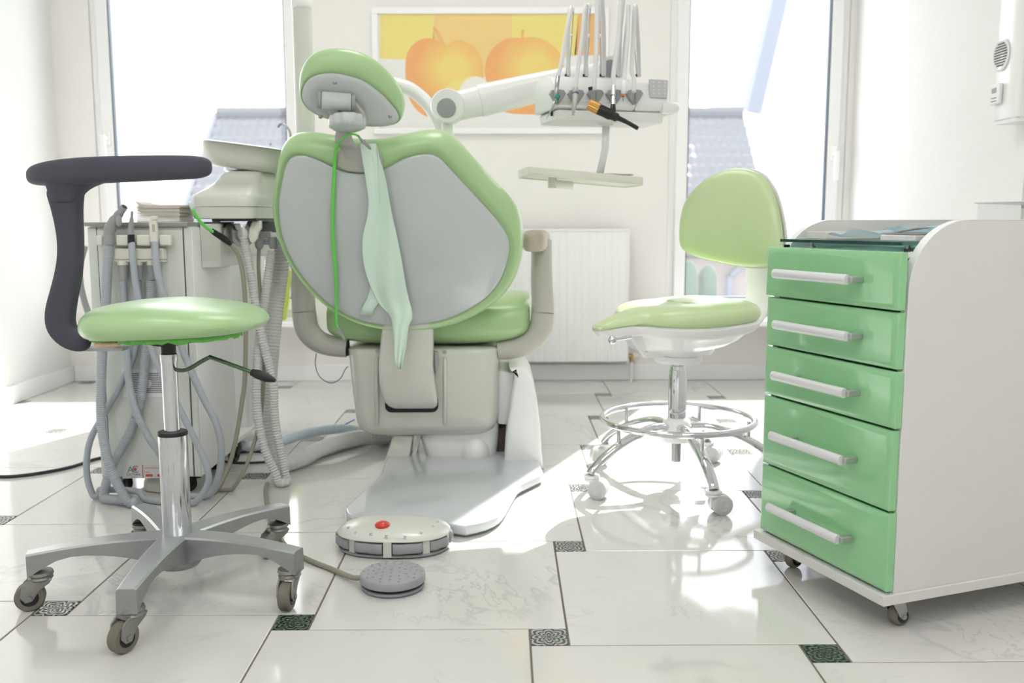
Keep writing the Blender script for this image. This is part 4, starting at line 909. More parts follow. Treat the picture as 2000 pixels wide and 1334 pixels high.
part(MB().lathe([(.0045, 0), (.004, .0004), (.0005, .0005)], V(lpos(.225, .66)), (0, -1, 0), 20), 'label_dot', INKRED, lb)
text('CATTANI SPA PARMA', 'label_text', INKRED, lb, lpos(.38, .7), (1, 0, 0), (0, 0, 1), .0055, align='LEFT')
text('SERIE N', 'label_text', INKRED, lb, lpos(.38, .42), (1, 0, 0), (0, 0, 1), .0042, align='LEFT')
for fx in (.4, .6, .8): part(MB().box(a.x+lw*fx, a.x+lw*(fx+.12), LY-.0002, LY, a.z+lh*.12, a.z+lh*.3), 'label_box', INKRED, lb)
def bracket(u0, u1, v0, v1, y0, y1, nm, m_):
    a, b = aty(u0, v1, y0), aty(u1, v0, y0); return part(MB().box(a.x, b.x, y0, y1, a.z, b.z), nm, m_, su, bev=.004, bseg=3)
BY = FY_-.032
bracket(196, 330, 462, 476, FY_-.014, FY_, 'holder_rail', CREAM)
for u0, u1 in ((188, 199), (226, 249.5), (266, 293), (311, 332)): bracket(u0, u1, 459, 480, BY, FY_-.012, 'holder_block', CREAM)
bracket(222, 319, 485, 508, FY_-.026, FY_, 'socket_block', CREAM); bracket(222, 319, 508, 512, FY_-.03, FY_, 'socket_lip', CREAM)
SK = []
for u in (240, 270, 295):
    p = aty(u, 508, FY_-.02); p = V((p.x, FY_-.02, p.z)); r = .0135 if u == 240 else .011
    part(MB().cyl(p, p-UZ*.012, r), 'socket_ring', CREAM, su); part(MB().tube([p-UZ*.011, p-UZ*.013, p-UZ*.048], [r*.85, r*.92, r*.82], 24), 'hose_socket', GREYPLAST, su, label='dark grey hose socket'); SK.append(p-UZ*.046)
for x, y in ((U0+.05, UY0+.05), (U1-.035, UY0+.05), (U0+.05, UY1-.05), (U1-.035, UY1-.05)):
    caster(su, (x, y), .05, math.radians(150 if x < -.9 else 200), .021, .018, BLACK, BLACK)
dm = MB(); c = V((-.905, 2.445, 0)); dm.lathe([(.05, .0005), (.062, .003), (.062, .02), (.055, .034), (.035, .043), (.01, .046)], c); part(dm, 'floor_drum', CREAM, su, smooth=50)
# handpieces with their hoses
def hp(u, v, y=BY-.003): return aty(u, v, y)
def hosepart(px, r, m_, parent, pitch=.0055, depth=.13, nm='hose', seg=12, raw=None):
    P = spl(raw if raw else [aty(u, v, y) for u, v, y in px], 8)
    P = [V((p.x, p.y, max(p.z, r*1.05))) for p in P]; P2, rs = corr(P, r, pitch, depth); return part(MB().tube(P2, rs, seg), nm, m_, parent, smooth=180)
y1 = BY-.003
h1 = thing('suction_handpiece', 'thick grey suction handpiece with an angled tip, leftmost in the holder', 'suction handpiece', hp(212, 470, y1))
part(MB().tube(spl([hp(213, 478, y1), hp(213, 455, y1), hp(218, 440, y1), hp(230, 422, y1), hp(243, 404, y1-.01)], 5), [.0125]*6+[.0145]*4+[.013]*4+[.0105]*3+[.0085]*4, 24), 'handpiece_body', GREYPLAST, h1, smooth=60)
part(MB().ball(hp(232, 432, y1-.010), .008, .006, .014), 'thumb_valve', GREYPLAST, h1, smooth=180)
e = hp(243, 404, y1-.01); d = (hp(243, 404, y1-.01)-hp(230, 422, y1)).normalized(); part(MB().lathe([(.0068, 0), (.0068, .0004)], e, d, 20), 'tip_bore', BLACK, h1)
yy = 2.31
hosepart([(212, 478, y1), (208, 560, 2.315), (204, 640, 2.305), (199, 700, 2.295), (197, 790, 2.285), (201, 850, 2.275), (216, 915, 2.265), (240, 964, 2.26), (262, 998, 2.26), (258, 1010, 2.27), (235, 1006, 2.28), (214, 994, 2.29), (203, 970, 2.30), (213, 925, 2.315), (231, 886, 2.33), (258, 835, 2.337), (275, 775, 2.337), (284, 700, 2.336), (292, 620, 2.336), (295, 548, 2.336)], .0125, HOSE, h1)
h2_ = thing('saliva_ejector', 'slim grey saliva ejector with a black collar, middle of the holder', 'saliva ejector', hp(258, 460, y1))
part(MB().tube([hp(258, 412, y1), hp(257.5, 424, y1), hp(257, 432, y1), hp(255, 448, y1), hp(255, 459, y1)], [.0032, .0036, .0055, .0072, .0078], 20), 'ejector_tip', GREYPLAST, h2_, smooth=50)
part(MB().tube([hp(256, 458, y1), hp(256.5, 475, y1)], .0082, 20), 'ejector_collar', BLACK, h2_)
P = spl([aty(*q) for q in ((257, 474, y1), (260, 510, 2.312), (268, 570, 2.306), (285, 640, 2.30), (303, 700, 2.295), (354, 805, 2.285), (384, 865, 2.275), (405, 916, 2.265), (404, 950, 2.265), (375, 985, 2.27), (320, 1002, 2.28), (249, 994, 2.325), (210, 988, 2.33), (186, 974, 2.33), (171, 935, 2.332), (170, 890, 2.334), (180, 850, 2.336), (207, 803, 2.337), (240, 742, 2.338), (262, 690, 2.338), (269, 620, 2.337), (270, 548, 2.336))], 8)
P = [V((p.x, p.y, max(p.z, .0088+(.017 if -1.04 < p.x < -.93 and p.y > 2.3 else 0)))) for p in P]
part(MB().tube(corr(P, .0082, .004, .06)[0], .0082, 12), 'hose', HOSE, h2_, smooth=180)
h3 = thing('air_syringe', 'cream syringe head with a small window, rightmost in the holder', 'syringe', hp(301, 450, y1))
part(MB().box(hp(294, 474, y1).x, hp(309, 474, y1).x, y1-.007, y1+.007, hp(0, 474, y1).z, hp(0, 432, y1).z), 'syringe_body', CREAM, h3, bev=.003)
part(MB().tube([hp(301.5, 432, y1), hp(301.5, 429, y1), hp(301.5, 428.9, y1), hp(301.5, 422, y1)], [.006, .006, .0085, .0085], 18), 'syringe_button', CREAM, h3, bev=.001)
a, b = hp(297.5, 453, y1-.007), hp(302.5, 438, y1-.007); part(MB().box(a.x, b.x, y1-.0076, y1-.007, a.z, b.z), 'syringe_window', PADTAN, h3)
P = spl([aty(*q) for q in ((302, 473, y1), (305, 510, 2.312), (312, 550, 2.306), (335, 620, 2.31), (363, 700, 2.318), (396, 775, 2.32), (423, 829, 2.32), (432, 880, 2.32), (426, 934, 2.32), (408, 965, 2.32), (370, 975, 2.325), (338, 950, 2.33), (315, 892, 2.317), (288, 850, 2.312), (264, 799, 2.312), (252, 745, 2.316), (248, 690, 2.322), (243, 610, 2.332), (240, 548, 2.336))], 8)
P = [V((p.x, p.y, max(p.z, .0100))) for p in P]
part(MB().tube(*corr(P, .0092, .005, .05), 12), 'hose', HOSE, h3, smooth=180)
# napkins
for k in range(15):
    x0 = aty(276, 428, 2.5).x+random.uniform(-.002, .002); z0 = UZ1+.0132+k*.0030; bow = .0016
    g = MB(); n = 10; top = []
    x1 = x0+.112+random.uniform(-.001, .001); cx = x0+.056; y0 = 2.47+random.uniform(-.002, .002)
    rows_ = []
    for i in range(n+1):
        t = i/n; z = z0+ (k/15.)**2*.010*max(0, (.25-t)/.25)**1.5
        rows_.append([V((x0+(x1-x0)*t, y0, z)), V((x0+(x1-x0)*t, y0+.11, z)), V((x0+(x1-x0)*t, y0+.11, z+.0026)), V((x0+(x1-x0)*t, y0, z+.0026))])
    g.loft(rows_)
    solo(g, 'paper_napkin', NAPKIN, 'cream paper napkin in the stack on top of the suction cabinet' if k < 14 else 'topmost cream paper napkin, its left corner lifted, on the stack on the suction cabinet', 'napkin', V((cx, 2.52, z0)), 'napkins stacked on the suction cabinet', smooth=60)

# ------------------------------------------------------------------ dental unit with spittoon
un = thing('spittoon_unit', 'cream dental unit with oval spittoon bowl and tall pole, left of the chair', 'dental unit', V((-.74, 2.75, 0)))
def sring(x0, x1, y0, y1, z, p=.35, n=56, tilt=0):
    out = []
    for k in range(n):
        t = 2*PI*k/n; c_, s_ = math.cos(t), math.sin(t); x = (x0+x1)/2+(x1-x0)/2*math.copysign(abs(c_)**p, c_)
        out.append(V((x, (y0+y1)/2+(y1-y0)/2*math.copysign(abs(s_)**p, s_), z+tilt*(x-x0))))
    return out
yb = 2.45
def X_(u, y=yb): return aty(u, 400, y).x
def Z_(v, y=yb): return aty(450, v, y).z
x0, x1 = X_(366), -.647
m = MB().loft([sring(x0+.004, x1-.004, yb+.004, 2.75, Z_(427.5)), sring(x0, x1, yb, 2.76, Z_(426)), sring(x0, x1, yb, 2.76, Z_(404))]); part(m, 'unit_tray_base', BEIGE, un, smooth=50)
m = MB().loft([sring(x0-.001, x1+.001, yb-.001, 2.76, Z_(403)), sring(x0-.001, x1+.001, yb-.001, 2.76, Z_(386)), sring(x0+.002, x1-.001, yb+.003, 2.755, Z_(381)), sring(x0+.010, x1-.002, yb+.010, 2.75, Z_(376)), sring(x0+.022, x1-.002, yb+.03, 2.75, Z_(368)), sring(x0+.036, x1-.002, yb+.06, 2.75, Z_(357)), sring(x0+.046, x1-.002, yb+.08, 2.75, Z_(348)), sring(x0+.054, x1-.002, yb+.085, 2.745, Z_(339)), sring(x0+.064, x1-.004, yb+.09, 2.74, Z_(333)), sring(x0+.078, x1-.01, yb+.10, 2.73, Z_(330)), sring(x0+.10, x1-.02, yb+.12, 2.71, Z_(329))]); part(m, 'unit_top', BEIGE, un, smooth=70)
part(MB().box(X_(408), x1-.004, yb+.02, 2.74, Z_(432), Z_(427)), 'shadow_gap', BLACK, un)
# bowl (tilted slightly)
def bring2(u0, u1, v, y0=2.53, y1=2.77, dz=0, tl=-.13): return sring(aty(u0, v, (y0+y1)/2).x, aty(u1, v, (y0+y1)/2).x, y0, y1, aty(u0, v, y0).z+dz, .6, 64, tl)
bx1 = 572
m = MB().loft([bring2(450, bx1-30, 325, 2.590, 2.710), bring2(428, bx1-10, 322, 2.555, 2.745), bring2(419, bx1-6, 317, 2.545, 2.755), bring2(413, bx1-3, 309, 2.537, 2.762), bring2(409, bx1-1, 296, 2.532, 2.768), bring2(407, bx1, 282), bring2(406.5, bx1, 272), bring2(407.5, bx1-1, 269.5, 2.501, 2.739), bring2(411, bx1-3, 269, 2.534, 2.766), bring2(414, bx1-6, 272, 2.537, 2.763), bring2(425, bx1-16, 290, 2.560, 2.740), bring2(455, bx1-40, 306, 2.610, 2.710)]); part(m, 'spittoon_bowl', BEIGE, un, smooth=60)
c = aty(470, 328, 2.65); part(MB().lathe([(.03, 0), (.045, .008), (.045, .016)], V((c.x+.0, 2.65, Z_(331)))), 'bowl_seat', CHROME, un)
P = spl([aty(u, v, 2.75) for u, v in ((568, 290), (567, 262), (562, 250), (554, 243), (547, 243), (543, 249))], 6); part(MB().tube(P, .0034, 12), 'rinse_spout', STEEL, un, smooth=180)
part(MB().tube([aty(527, 284, 2.6), aty(529, 279, 2.6)], [.004, .002], 10), 'bowl_jet', STEEL, un)
# column, side box, pole
a, b = aty(383, 885, 2.9), aty(466, 520, 2.9)
part(MB().box(a.x, -.80, 2.86, 3.12, .05, .69), 'unit_column', WHITEM, un, bev=.008)
part(MB().box(-.80, -.565, 2.86, 3.02, .60, .70), 'column_bridge', WHITEM, un, bev=.008)
ja, jb = aty(440, 437, 2.46).z, aty(440, 523, 2.46).z
part(MB().loft([[V((x, y, z)) for x, y in ((-.7845, 2.425), (-.745, 2.465), (-.745, 2.66), (-.7845, 2.675))] for z in (jb, ja)]), 'side_box', BEIGE, un, bev=.003)
part(MB().tube(spl([aty(u, v, 2.5) for u, v in ((166, 480), (156, 520), (158, 560), (170, 605), (186, 640), (205, 670))], 6), .0085, 14), 'side_hose', GREYPLAST, su, smooth=180)
a = aty(482, 506, 2.858); part(MB().box(a.x, a.x+.018, 2.885, 2.895, a.z-.004, a.z+.005), 'red_mark', INKRED, un) if False else None
px_ = aty(592, 100, 2.9).x
part(MB().cyl((px_, 2.9, .70), (px_, 2.9, 1.335), .0285, seg=36), 'lamp_pole', BEIGE, un, smooth=60)
part(MB().lathe([(.0285, 0), (.0305, .002), (.0305, .024), (.0285, .026), (.0285, .034), (.031, .036), (.031, .3)], V((px_, 2.9, 1.333)), seg=36), 'pole_collar', WHITE, un, smooth=50)
part(MB().lathe([(.034, .0), (.036, .003), (.036, .016), (.0285, .02)], V((px_, 2.9, .70))), 'pole_socket', BEIGE, un)
caster(un, (aty(450, 900, 2.66).x, 2.72), .055, math.radians(260), .02, .02, BLACK, BLACK)
part(MB().box(-.93, -.79, 2.70, 3.12, .055, .07), 'column_foot', WHITEM, un, bev=.003)
# hose holder under the tray
hy = 2.53
part(MB().slab([aty(u, v, hy) for u, v in ((424, 433), (452, 433), (446, 452), (444, 478), (440, 480), (434, 470), (428, 458))], (0, .03, 0), .003), 'holder_plate', CREAM, un, bev=.002)
part(MB().slab([aty(u, v, hy-.02) for u, v in ((414, 431), (430, 431), (422, 448), (420, 448))], (0, .006, 0), .001), 'holder_fin', BEIGE, un)
def disc(u, v, y, r, depth, nm, m_, ax=(.35, -.94, 0), sy=1.):
    return part(MB().lathe([(r*.9, 0), (r, .002), (r, depth-.002), (r*.9, depth)], aty(u, v, y), V(ax)*-1, 32), nm, m_, un, smooth=50)
disc(432, 464, 2.505, .021, .02, 'hose_cradle', GREYPLAST)
disc(452, 457, 2.50, .029, .014, 'holder_ring', STEEL, (.95, -.3, 0))
m = MB(); ctr = aty(474, 458, 2.515); R = []
for ang in range(150, 421, 15):
    t = math.radians(ang); dx, dz = math.cos(t), math.sin(t); R.append([ctr+V((dx*r, y, dz*r*1.2)) for r, y in ((.017, -.012), (.028, -.012), (.028, .014), (.017, .014))])
part(m.loft(R), 'hose_cup', GREYPLAST, un, bev=.002)
part(MB().slab([aty(u, v, 2.49) for u, v in ((493, 431), (510, 431), (511, 446), (505, 454), (503, 466), (495, 475), (488, 473), (484, 462), (486, 446))], (0, .014, 0), .005, 3), 'holder_cheek', CREAM, un, smooth=60)
m = MB(); a, b = aty(500, 478, 2.56), aty(548, 466, 2.56); m.box(a.x, b.x, 2.55, 2.575, a.z, b.z); part(m, 'hose_rail', GREYPLAST, un, bev=.003)
m = MB(); a, b = aty(506, 465, 2.57), aty(530, 452, 2.57); m.box(a.x, b.x, 2.565, 2.58, a.z, b.z); part(m, 'rail_bracket', BEIGE, un, bev=.002)
a, b = aty(478, 486, 2.6), aty(560, 432, 2.6); part(MB().box(a.x+.01, b.x, 2.59, 2.62, b.z-.03, b.z), 'holder_back', MIDGREY, un, bev=.004)
for u in (506, 533):
    p = aty(u, 470, 2.553); part(MB().tube([p+UZ*.01, p, p-UZ*.016, p-UZ*.022], [.011, .0125, .011, .008], 20), 'hose_connector', GREYPLAST, un, smooth=50)
# its hoses
def uh(nm, px, r, m_, pitch, depth, label, seg=14):
    P = [V((p.x, p.y, max(p.z, r*1.03))) for p in spl([aty(*q) for q in px], 8)]; t = MB()
    if pitch: t.tube(*corr(P, r, pitch, depth), seg)
    else: t.tube(P, r, seg)
    return part(t, nm, m_, un, label=label, smooth=60 if pitch else 180)
uh('suction_hose', [(476, 462, 2.50), (480, 484, 2.50), (490, 540, 2.49), (500, 600, 2.48), (510, 650, 2.475), (522, 700, 2.47), (533, 745, 2.465), (537, 818, 2.46), (545, 867, 2.46), (554, 912, 2.455), (561, 945, 2.45), (557, 963, 2.44), (548, 955, 2.43), (538, 925, 2.43), (520, 885, 2.43), (508, 840, 2.44), (502, 790, 2.45), (502, 740, 2.46), (504, 690, 2.48), (509, 640, 2.51), (516, 590, 2.53), (523, 540, 2.545), (531, 490, 2.553)], .0125, HOSEW, .0072, .22, 'white corrugated suction hose loop')
uh('drain_hose', [(552, 470, 2.63), (549, 520, 2.63), (541, 580, 2.62), (533, 650, 2.6), (526, 730, 2.58), (522, 800, 2.56), (526, 860, 2.55), (536, 900, 2.55), (552, 914, 2.57), (580, 903, 2.62), (620, 880, 2.70), (665, 862, 2.78), (710, 854, 2.86), (760, 856, 2.92)], .0235, HOSEW, .009, .12, 'wide corrugated drain hose reaching to the chair base', 20)
uh('thin_tube', [(506, 486, 2.553), (505, 520, 2.55), (508, 570, 2.54), (514, 640, 2.52), (516, 700, 2.50), (515, 740, 2.49), (511, 798, 2.47), (501, 849, 2.45), (484, 902, 2.42), (462, 945, 2.40), (425, 985, 2.39)], .0052, HOSEB, 0, 0, 'thin olive grey tube')
sy_ = thing('syringe_handpiece', 'black handled handpiece with a lime green clear tip hanging below the spittoon tray', 'handpiece', aty(440, 463, 2.40))
part(MB().tube([aty(414, 451, 2.365), aty(420, 455, 2.375), aty(440, 468, 2.41), aty(450, 477, 2.425)], [.0065, .0075, .0085, .0055], 18), 'grip', BLACK, sy_, smooth=50)
part(MB().tube(spl([aty(416, 453, 2.365), aty(398, 440, 2.345), aty(385, 425, 2.33), aty(376, 408, 2.32)], 5), [.0042]*16, 14), 'green_tip', CORD, sy_, smooth=180)
part(MB().tube([aty(378, 411, 2.32), aty(370, 394, 2.315)], [.0052, .0042], 14), 'clear_tip', FILM, sy_)
P = spl([(lambda w_: V((w_.x, w_.y, max(w_.z, .0062))))(aty(*q)) for q in ((449, 476, 2.425), (460, 488, 2.435), (470, 512, 2.44), (477, 560, 2.44), (480, 640, 2.44), (478, 740, 2.45), (472, 789, 2.44), (460, 861, 2.42), (445, 915, 2.40), (420, 964, 2.37), (398, 1000, 2.36), (380, 1010, 2.35))], 8)
part(MB().tube(P, .0058, 14), 'cord', HOSEB, sy_, smooth=180)
# floor hoses
def floorthing(nm, px, r, m_, label, cat, pitch=0, depth=.1, seg=14):
    P = spl([V((p.x, p.y, max(p.z, r*1.01))) for p in [atz(u, v, z) for u, v, z in px]], 8); t = MB()
    if pitch: t.tube(*corr(P, r, pitch, depth), seg)
    else: t.tube(P, r, seg)
    return solo(t, nm, m_, label, cat, P[0], smooth=60)
floorthing('floor_hose', [(400, 838, .02), (440, 862, .02), (490, 872, .02), (545, 862, .02), (600, 846, .03), (655, 838, .035), (700, 842, .03), (750, 851, .02)], .017, HOSEBLUE, 'pale blue corrugated hose crossing the floor to the chair base', 'hose', .0075, .12)
floorthing('floor_hose', [(590, 900, .008), (640, 884, .008), (690, 870, .008), (735, 858, .008), (780, 852, .008)], .0085, HOSEW, 'smooth white tube on the floor in front of the wide drain hose', 'hose')
floorthing('floor_cable', [(675, 842, .012), (690, 850, .008), (715, 858, .008), (740, 854, .008), (752, 846, .01), (738, 848, .01), (700, 842, .012), (680, 832, .02)], .0035, WHITE, 'thin white cable curled at the chair base', 'cable')
floorthing('floor_cable', [(664, 834, .02), (678, 827, .025), (692, 820, .03)], .0022, BLUE, 'short blue cable beside the chair shell', 'cable')
floorthing('floor_cable', [(-30, 930, .004), (20, 931, .004), (80, 924, .004), (140, 912, .004), (190, 896, .004), (240, 890, .004)], .0045, CABLE, 'dark cable crossing the floor to the suction cabinet', 'cable')
floorthing('floor_cable', [(428, 900, .004), (470, 904, .004), (520, 902, .004), (555, 896, .004)], .0035, CABLE, 'dark cable on the floor behind the hanging hoses', 'cable')
floorthing('floor_cable', [(405, 884, .004), (440, 887, .004), (490, 882, .004), (540, 886, .004)], .003, CABLE, 'second dark cable farther back behind the hanging hoses', 'cable')

# ------------------------------------------------------------------ instrument console on its arm
HXd = V((.965, .26, 0)).normalized(); HYd = V((-HXd.y, HXd.x, 0))
H0 = aty(1062, 178, 2.55)
def hc(a, b, z): return H0+HXd*a+HYd*b+UZ*z
co = thing('instrument_console', 'white dental instrument console with dark fan shaped holders on a jointed arm', 'instrument console', V((.25, 2.65, .9)))
WL = .395
def csec(a, k=1):
    return [hc(a, b, z) for b, z in ((.0, -.045), (-.012, -.03), (-.006, .01), (.02, .042), (.05, .048), (.15, .046), (.165, .03), (.165, -.045))]
part(MB().loft([csec(.024), csec(.03), csec(.26)]), 'console_body', WHITE, co, bev=.006)
part(MB().loft([[hc(a, b, z) for b, z in ((.0, -.045), (-.012, -.03), (-.006, .01), (.008, .034), (.05, .040), (.15, .038), (.165, .025), (.165, -.045))] for a in (.26, .355)]), 'keypad_housing', WHITE, co, bev=.005)
part(MB().loft([[hc(a, b, z) for b, z in ((.01, -.075), (-.004, -.046), (.16, -.046), (.15, -.075))] for a in (.036, .35)]), 'console_tray', WHITEM, co, bev=.006)
P = [hc(.335, -.006, -.035), hc(.372, -.004, -.034), hc(.38, .01, -.033), hc(.38, .09, -.033)]; part(MB().tube(spl(P, 5), .0155, 18), 'console_handle', WHITE, co, smooth=60)
def onface(u, v, off=.0):  # point on the console's front
    q = onp(u, v, hc(0, -.010, 0), -HYd); return q-HYd*off
kp = [onface(u, v, -.004) for u, v in ((1269, 190), (1302, 192), (1303, 157), (1268, 155))]; part(MB().prism(kp, -HYd*.010), 'keypad', GREYPLAST if False else mat('light keypad', (196, 198, 201), .35), co, bev=.001)
for i in range(3):
    for j in range(4):
        p = onface(1273+i*11, 163+j*7, .0062); part(MB().obox(p, HXd*.005, UZ*.004, -HYd*.0006), 'key', LABELM, co)
FANS = [1087, 1123, 1161, 1198, 1237]
for u in FANS:
    P = [onface(u+dx, 188+dy, -.002) for dx, dy in ((-16, -4), (-12, -11), (0, -13), (12, -11), (16, -4), (10, 6), (2, 17), (-2, 17), (-10, 6))]
    part(MB().slab(P, -HYd*.016, .003), 'instrument_holder', GREYPLAST, co, smooth=50)
    a = onface(u-1.5, 180, .014); part(MB().obox(a, HXd*.004, -UZ*.032, -HYd*.002), 'holder_groove', MIDGREY, co)
for u, v, m_, w_ in ((1078, 222, BLACK, .006), (1089, 229, GREYPLAST, .0055), (1126, 225, BLACK, .008), (1149, 233, GREYPLAST, .006), (1161, 229, GREYPLAST, .006), (1185, 231, GREYPLAST, .006), (1197, 232, BLACK, .007), (1233, 233, GREYPLAST, .006)):
    p = onp(u, v, hc(0, .03, 0), -HYd); part(MB().obox(p-HXd*w_/2-UZ*.006, HXd*w_, HYd*.006, UZ*.013), 'stop_lug', m_, co, bev=.0008)
    part(MB().cyl(p+HYd*.003+UZ*.006, p+HYd*.003+UZ*.02, .0014, seg=8), 'lug_stem', STEEL, co)
part(MB().box(*(lambda c: (c.x-.022, c.x+.022, c.y-.02, c.y+.02, c.z-.012, c.z+.012))(aty(1182, 238, 2.66))), 'joint_block', WHITE, co, bev=.005)
# arm
A = aty(882, 210, 2.86); B = aty(1192, 138, 2.93); d = (B-A).normalized(); s_ = V((0, 1, 0)); s_ = (s_-d*s_.dot(d)).normalized(); n_ = d.cross(s_); n_ = n_ if n_.z > 0 else -n_
def asec(t, h, w): c = A.lerp(B, t); return [c+n_*p.y+s_*p.x for p in rrect(w, h, min(w, h)*.4, 4)]
part(MB().loft([asec(0, .085, .07), asec(.17, .088, .072)]), 'arm_elbow', WHITE, co, smooth=50)
part(MB().loft([asec(.17, .094, .074), asec(.2, .095, .076), asec(.7, .08, .068), asec(1, .062, .06)]), 'arm_beam', WHITE, co, smooth=50, bev=.002)
part(MB().lathe([(.047, 0), (.05, .006), (.05, .08), (.047, .086)], A-V((.01, .045, 0)), (0, 1, 0), 40), 'elbow_joint', WHITE, co, smooth=50)
part(MB().lathe([(.0285, 0), (.0275, .004), (.001, .005)], aty(872, 211, 2.815), (0, -1, 0), 36), 'elbow_cap', GREYPLAST, co, smooth=50)
part(MB().lathe([(.036, 0), (.04, .006), (.04, .07), (.036, .076)], B-V((0, .04, 0)), (0, 1, 0), 36), 'far_joint', BEIGE, co, smooth=50)
part(MB().lathe([(.026, 0), (.025, .003), (.001, .004)], B-V((.005, .041, 0)), (0, -1, 0), 30), 'far_joint_cap', MIDGREY, co, smooth=50)
part(MB().tube([B-UZ*.02, B-UZ*.05, V((hc(.2, .15, 0).x, hc(.2, .15, 0).y, H0.z+.046))], .02, 16), 'arm_neck', BEIGE, co, smooth=60)
zc_ = .80; part(MB().tube([V((A.x-.012, A.y, A.z-.04)), V((A.x-.012, A.y, zc_))], .0185, 24), 'arm_post', WHITE, co, smooth=60)
part(MB().tube(spl([V((A.x-.012, A.y, zc_+.01)), V((A.x-.03, A.y+.01, zc_-.01)), V((A.x-.2, A.y+.03, zc_-.01)), V((px_+.0295, 2.9, zc_-.01))], 5), .02, 20), 'link_arm', WHITE, co, smooth=60)
part(MB().tube(spl([V((px_+.038, 2.9, aty(600, 205, 2.9).z)), aty(660, 198, 2.91), aty(730, 165, 2.95)]+[aty(u, v, 2.95) for u, v in ((785, 168), (815, 184), (842, 212), (862, 250), (874, 300))], 6), .021, 20), 'supply_tube', WHITE, co, smooth=180)
for (ut, vt, ub, vb) in ((1117, 18, 1108, 146), (1150, 12, 1143, 146), (1176, -40, 1176, 146), (1212, 6, 1206, 146), (1240, 20, 1246, 146)):
    yb_ = 2.66+.1*(ub-1108)/130
    for o_ in (-4, 4): part(MB().tube([aty(ub+o_*.5, vb, yb_), aty((ub+ut)/2+o_, (vb+vt)/2, yb_), aty(ut+o_*.8, vt, yb_-.01)], .0017, 8), 'whip_rod', HANDLE2, co, smooth=180)
    part(MB().cyl(aty(ub-5, vb, yb_)+V((0, 0, -.002)), aty(ub+5, vb, yb_)+V((0, 0, -.002)), .004), 'rod_base', BLACK, co)
    part(MB().tube([aty((ub+ut)/2-5, 70, yb_-.004), aty((ub+ut)/2+5, 70, yb_-.004)], .0045, 10), 'rod_clip', WHITE, co)
    part(MB().ball(aty(ut, vt, yb_-.01), .008, .006, .008, seg=14, rings=8), 'rod_head', WHITE, co, smooth=180)
# post to the tray
part(MB().tube([aty(1184, 240, 2.66), aty(1182, 290, 2.66), aty(1171, 342, 2.66)], .0105, 16), 'tray_post', WHITE, co, smooth=180)
# tray
T0 = aty(1031, 333, 2.56); T1 = aty(1257, 354, 2.60); td = T1-T0; tn = V((-.85, .5, 0)).normalized(); tn = V((td.y, -td.x, 0)).normalized()*-1
tl = td.length; tx = td.normalized(); tw = .20
def tq(a, b, z=0): return T0+tx*tl*a+tn*tw*b+UZ*z
tr = thing('instrument_tray', 'shallow cream bracket tray hanging on a post below the instrument console', 'tray', T0.lerp(T1, .5))
part(MB().slab([tq(a, b, -.009) for a, b in ((0, .03), (.03, 0), (.97, 0), (1, .03), (1, .97), (.97, 1), (.03, 1), (0, .97))], (0, 0, .004), .0015), 'tray_floor', CREAM, tr)
rim = MB(); ro = [(0, .03), (.03, 0), (.25, 0), (.27, 0), (.97, 0), (1, .03), (1, .97), (.97, 1), (.03, 1), (0, .97)]; R = []
for a, b in ro:
    a2, b2 = .5+(a-.5)*.975, .5+(b-.5)*.95; h = .011
    R.append([tq(a, b, -.012), tq(a, b, h), tq(a2, b2, h), tq(a2, b2, -.012)])
R.append(R[0]); rim.loft(R, False, False); part(rim, 'tray_rim', CREAM, tr, bev=.001)
part(MB().tube([tq(.22, .3, -.026), tq(.42, .28, -.026)], .011, 16), 'tray_arm', WHITE, tr, smooth=60)
part(MB().cyl(tq(.24, .3, -.038), tq(.24, .3, -.008), .0125), 'tray_swivel', BEIGE, tr)
ps = MB(); 
for k in range(1): ps.slab([tq(a, b, -.004+.022*a) for a, b in ((.45, .12), (.93, .1), (.95, .42), (.47, .40))], (0, 0, .003), .0005)
solo(ps, 'paper_sheet', PAPER, 'white folded paper lying in the bracket tray', 'paper', tq(.7, .5, .01))
# instruments
def inst(nm, label, hose, hr_=.0055, body=None):
    hose = [(u+3*(i < 2), v, y-.017*(i < 2)) for i, (u, v, y) in enumerate(hose)]; t = thing(nm, label, 'handpiece', aty(*hose[-1][:3])); P = spl([aty(*q) for q in hose], 8)
    part(MB().tube(P, hr_, 12), 'hose', mat(nm+' hose', (222, 223, 222), .3, coat=.3), t, smooth=180); return t
Yi = 2.525
i1 = inst('scaler_handpiece', 'scaler handpiece with a long thin needle tip, leftmost on the console', [(1108, 147, 2.66), (1106, 80, 2.62), (1112, 25, 2.6), (1115, 18, 2.585), (1107, 60, 2.56), (1098, 115, 2.54), (1090, 150, Yi)])
part(MB().tube([aty(1090, 149, Yi), aty(1087, 175, Yi-.01), aty(1084, 200, Yi-.018)], [.0055, .0058, .0045], 16), 'handle', STEEL, i1, smooth=180)
part(MB().tube([aty(1089, 187, Yi-.014), aty(1086.5, 193, Yi-.017)], .0072, 14), 'teal_collar', TEALD, i1)
part(MB().tube([aty(1084, 198, Yi-.018), aty(1079, 210, Yi-.02), aty(1067, 233, Yi-.02)], [.0042, .0032, .0006], 12), 'needle_tip', STEEL, i1, smooth=180)
i2 = inst('polishing_handpiece', 'tapered beige handpiece with a purple band, second on the console', [(1143, 147, 2.68), (1140, 80, 2.63), (1146, 22, 2.6), (1143, 16, 2.59), (1136, 80, 2.56), (1128, 140, 2.54), (1124, 172, Yi)])
part(MB().tube([aty(1124, 172, Yi), aty(1124, 178, Yi-.003), aty(1122, 205, Yi-.016), aty(1119, 225, Yi-.018)], [.0075, .0085, .0068, .003], 18), 'handle', GREYMET, i2, smooth=180)
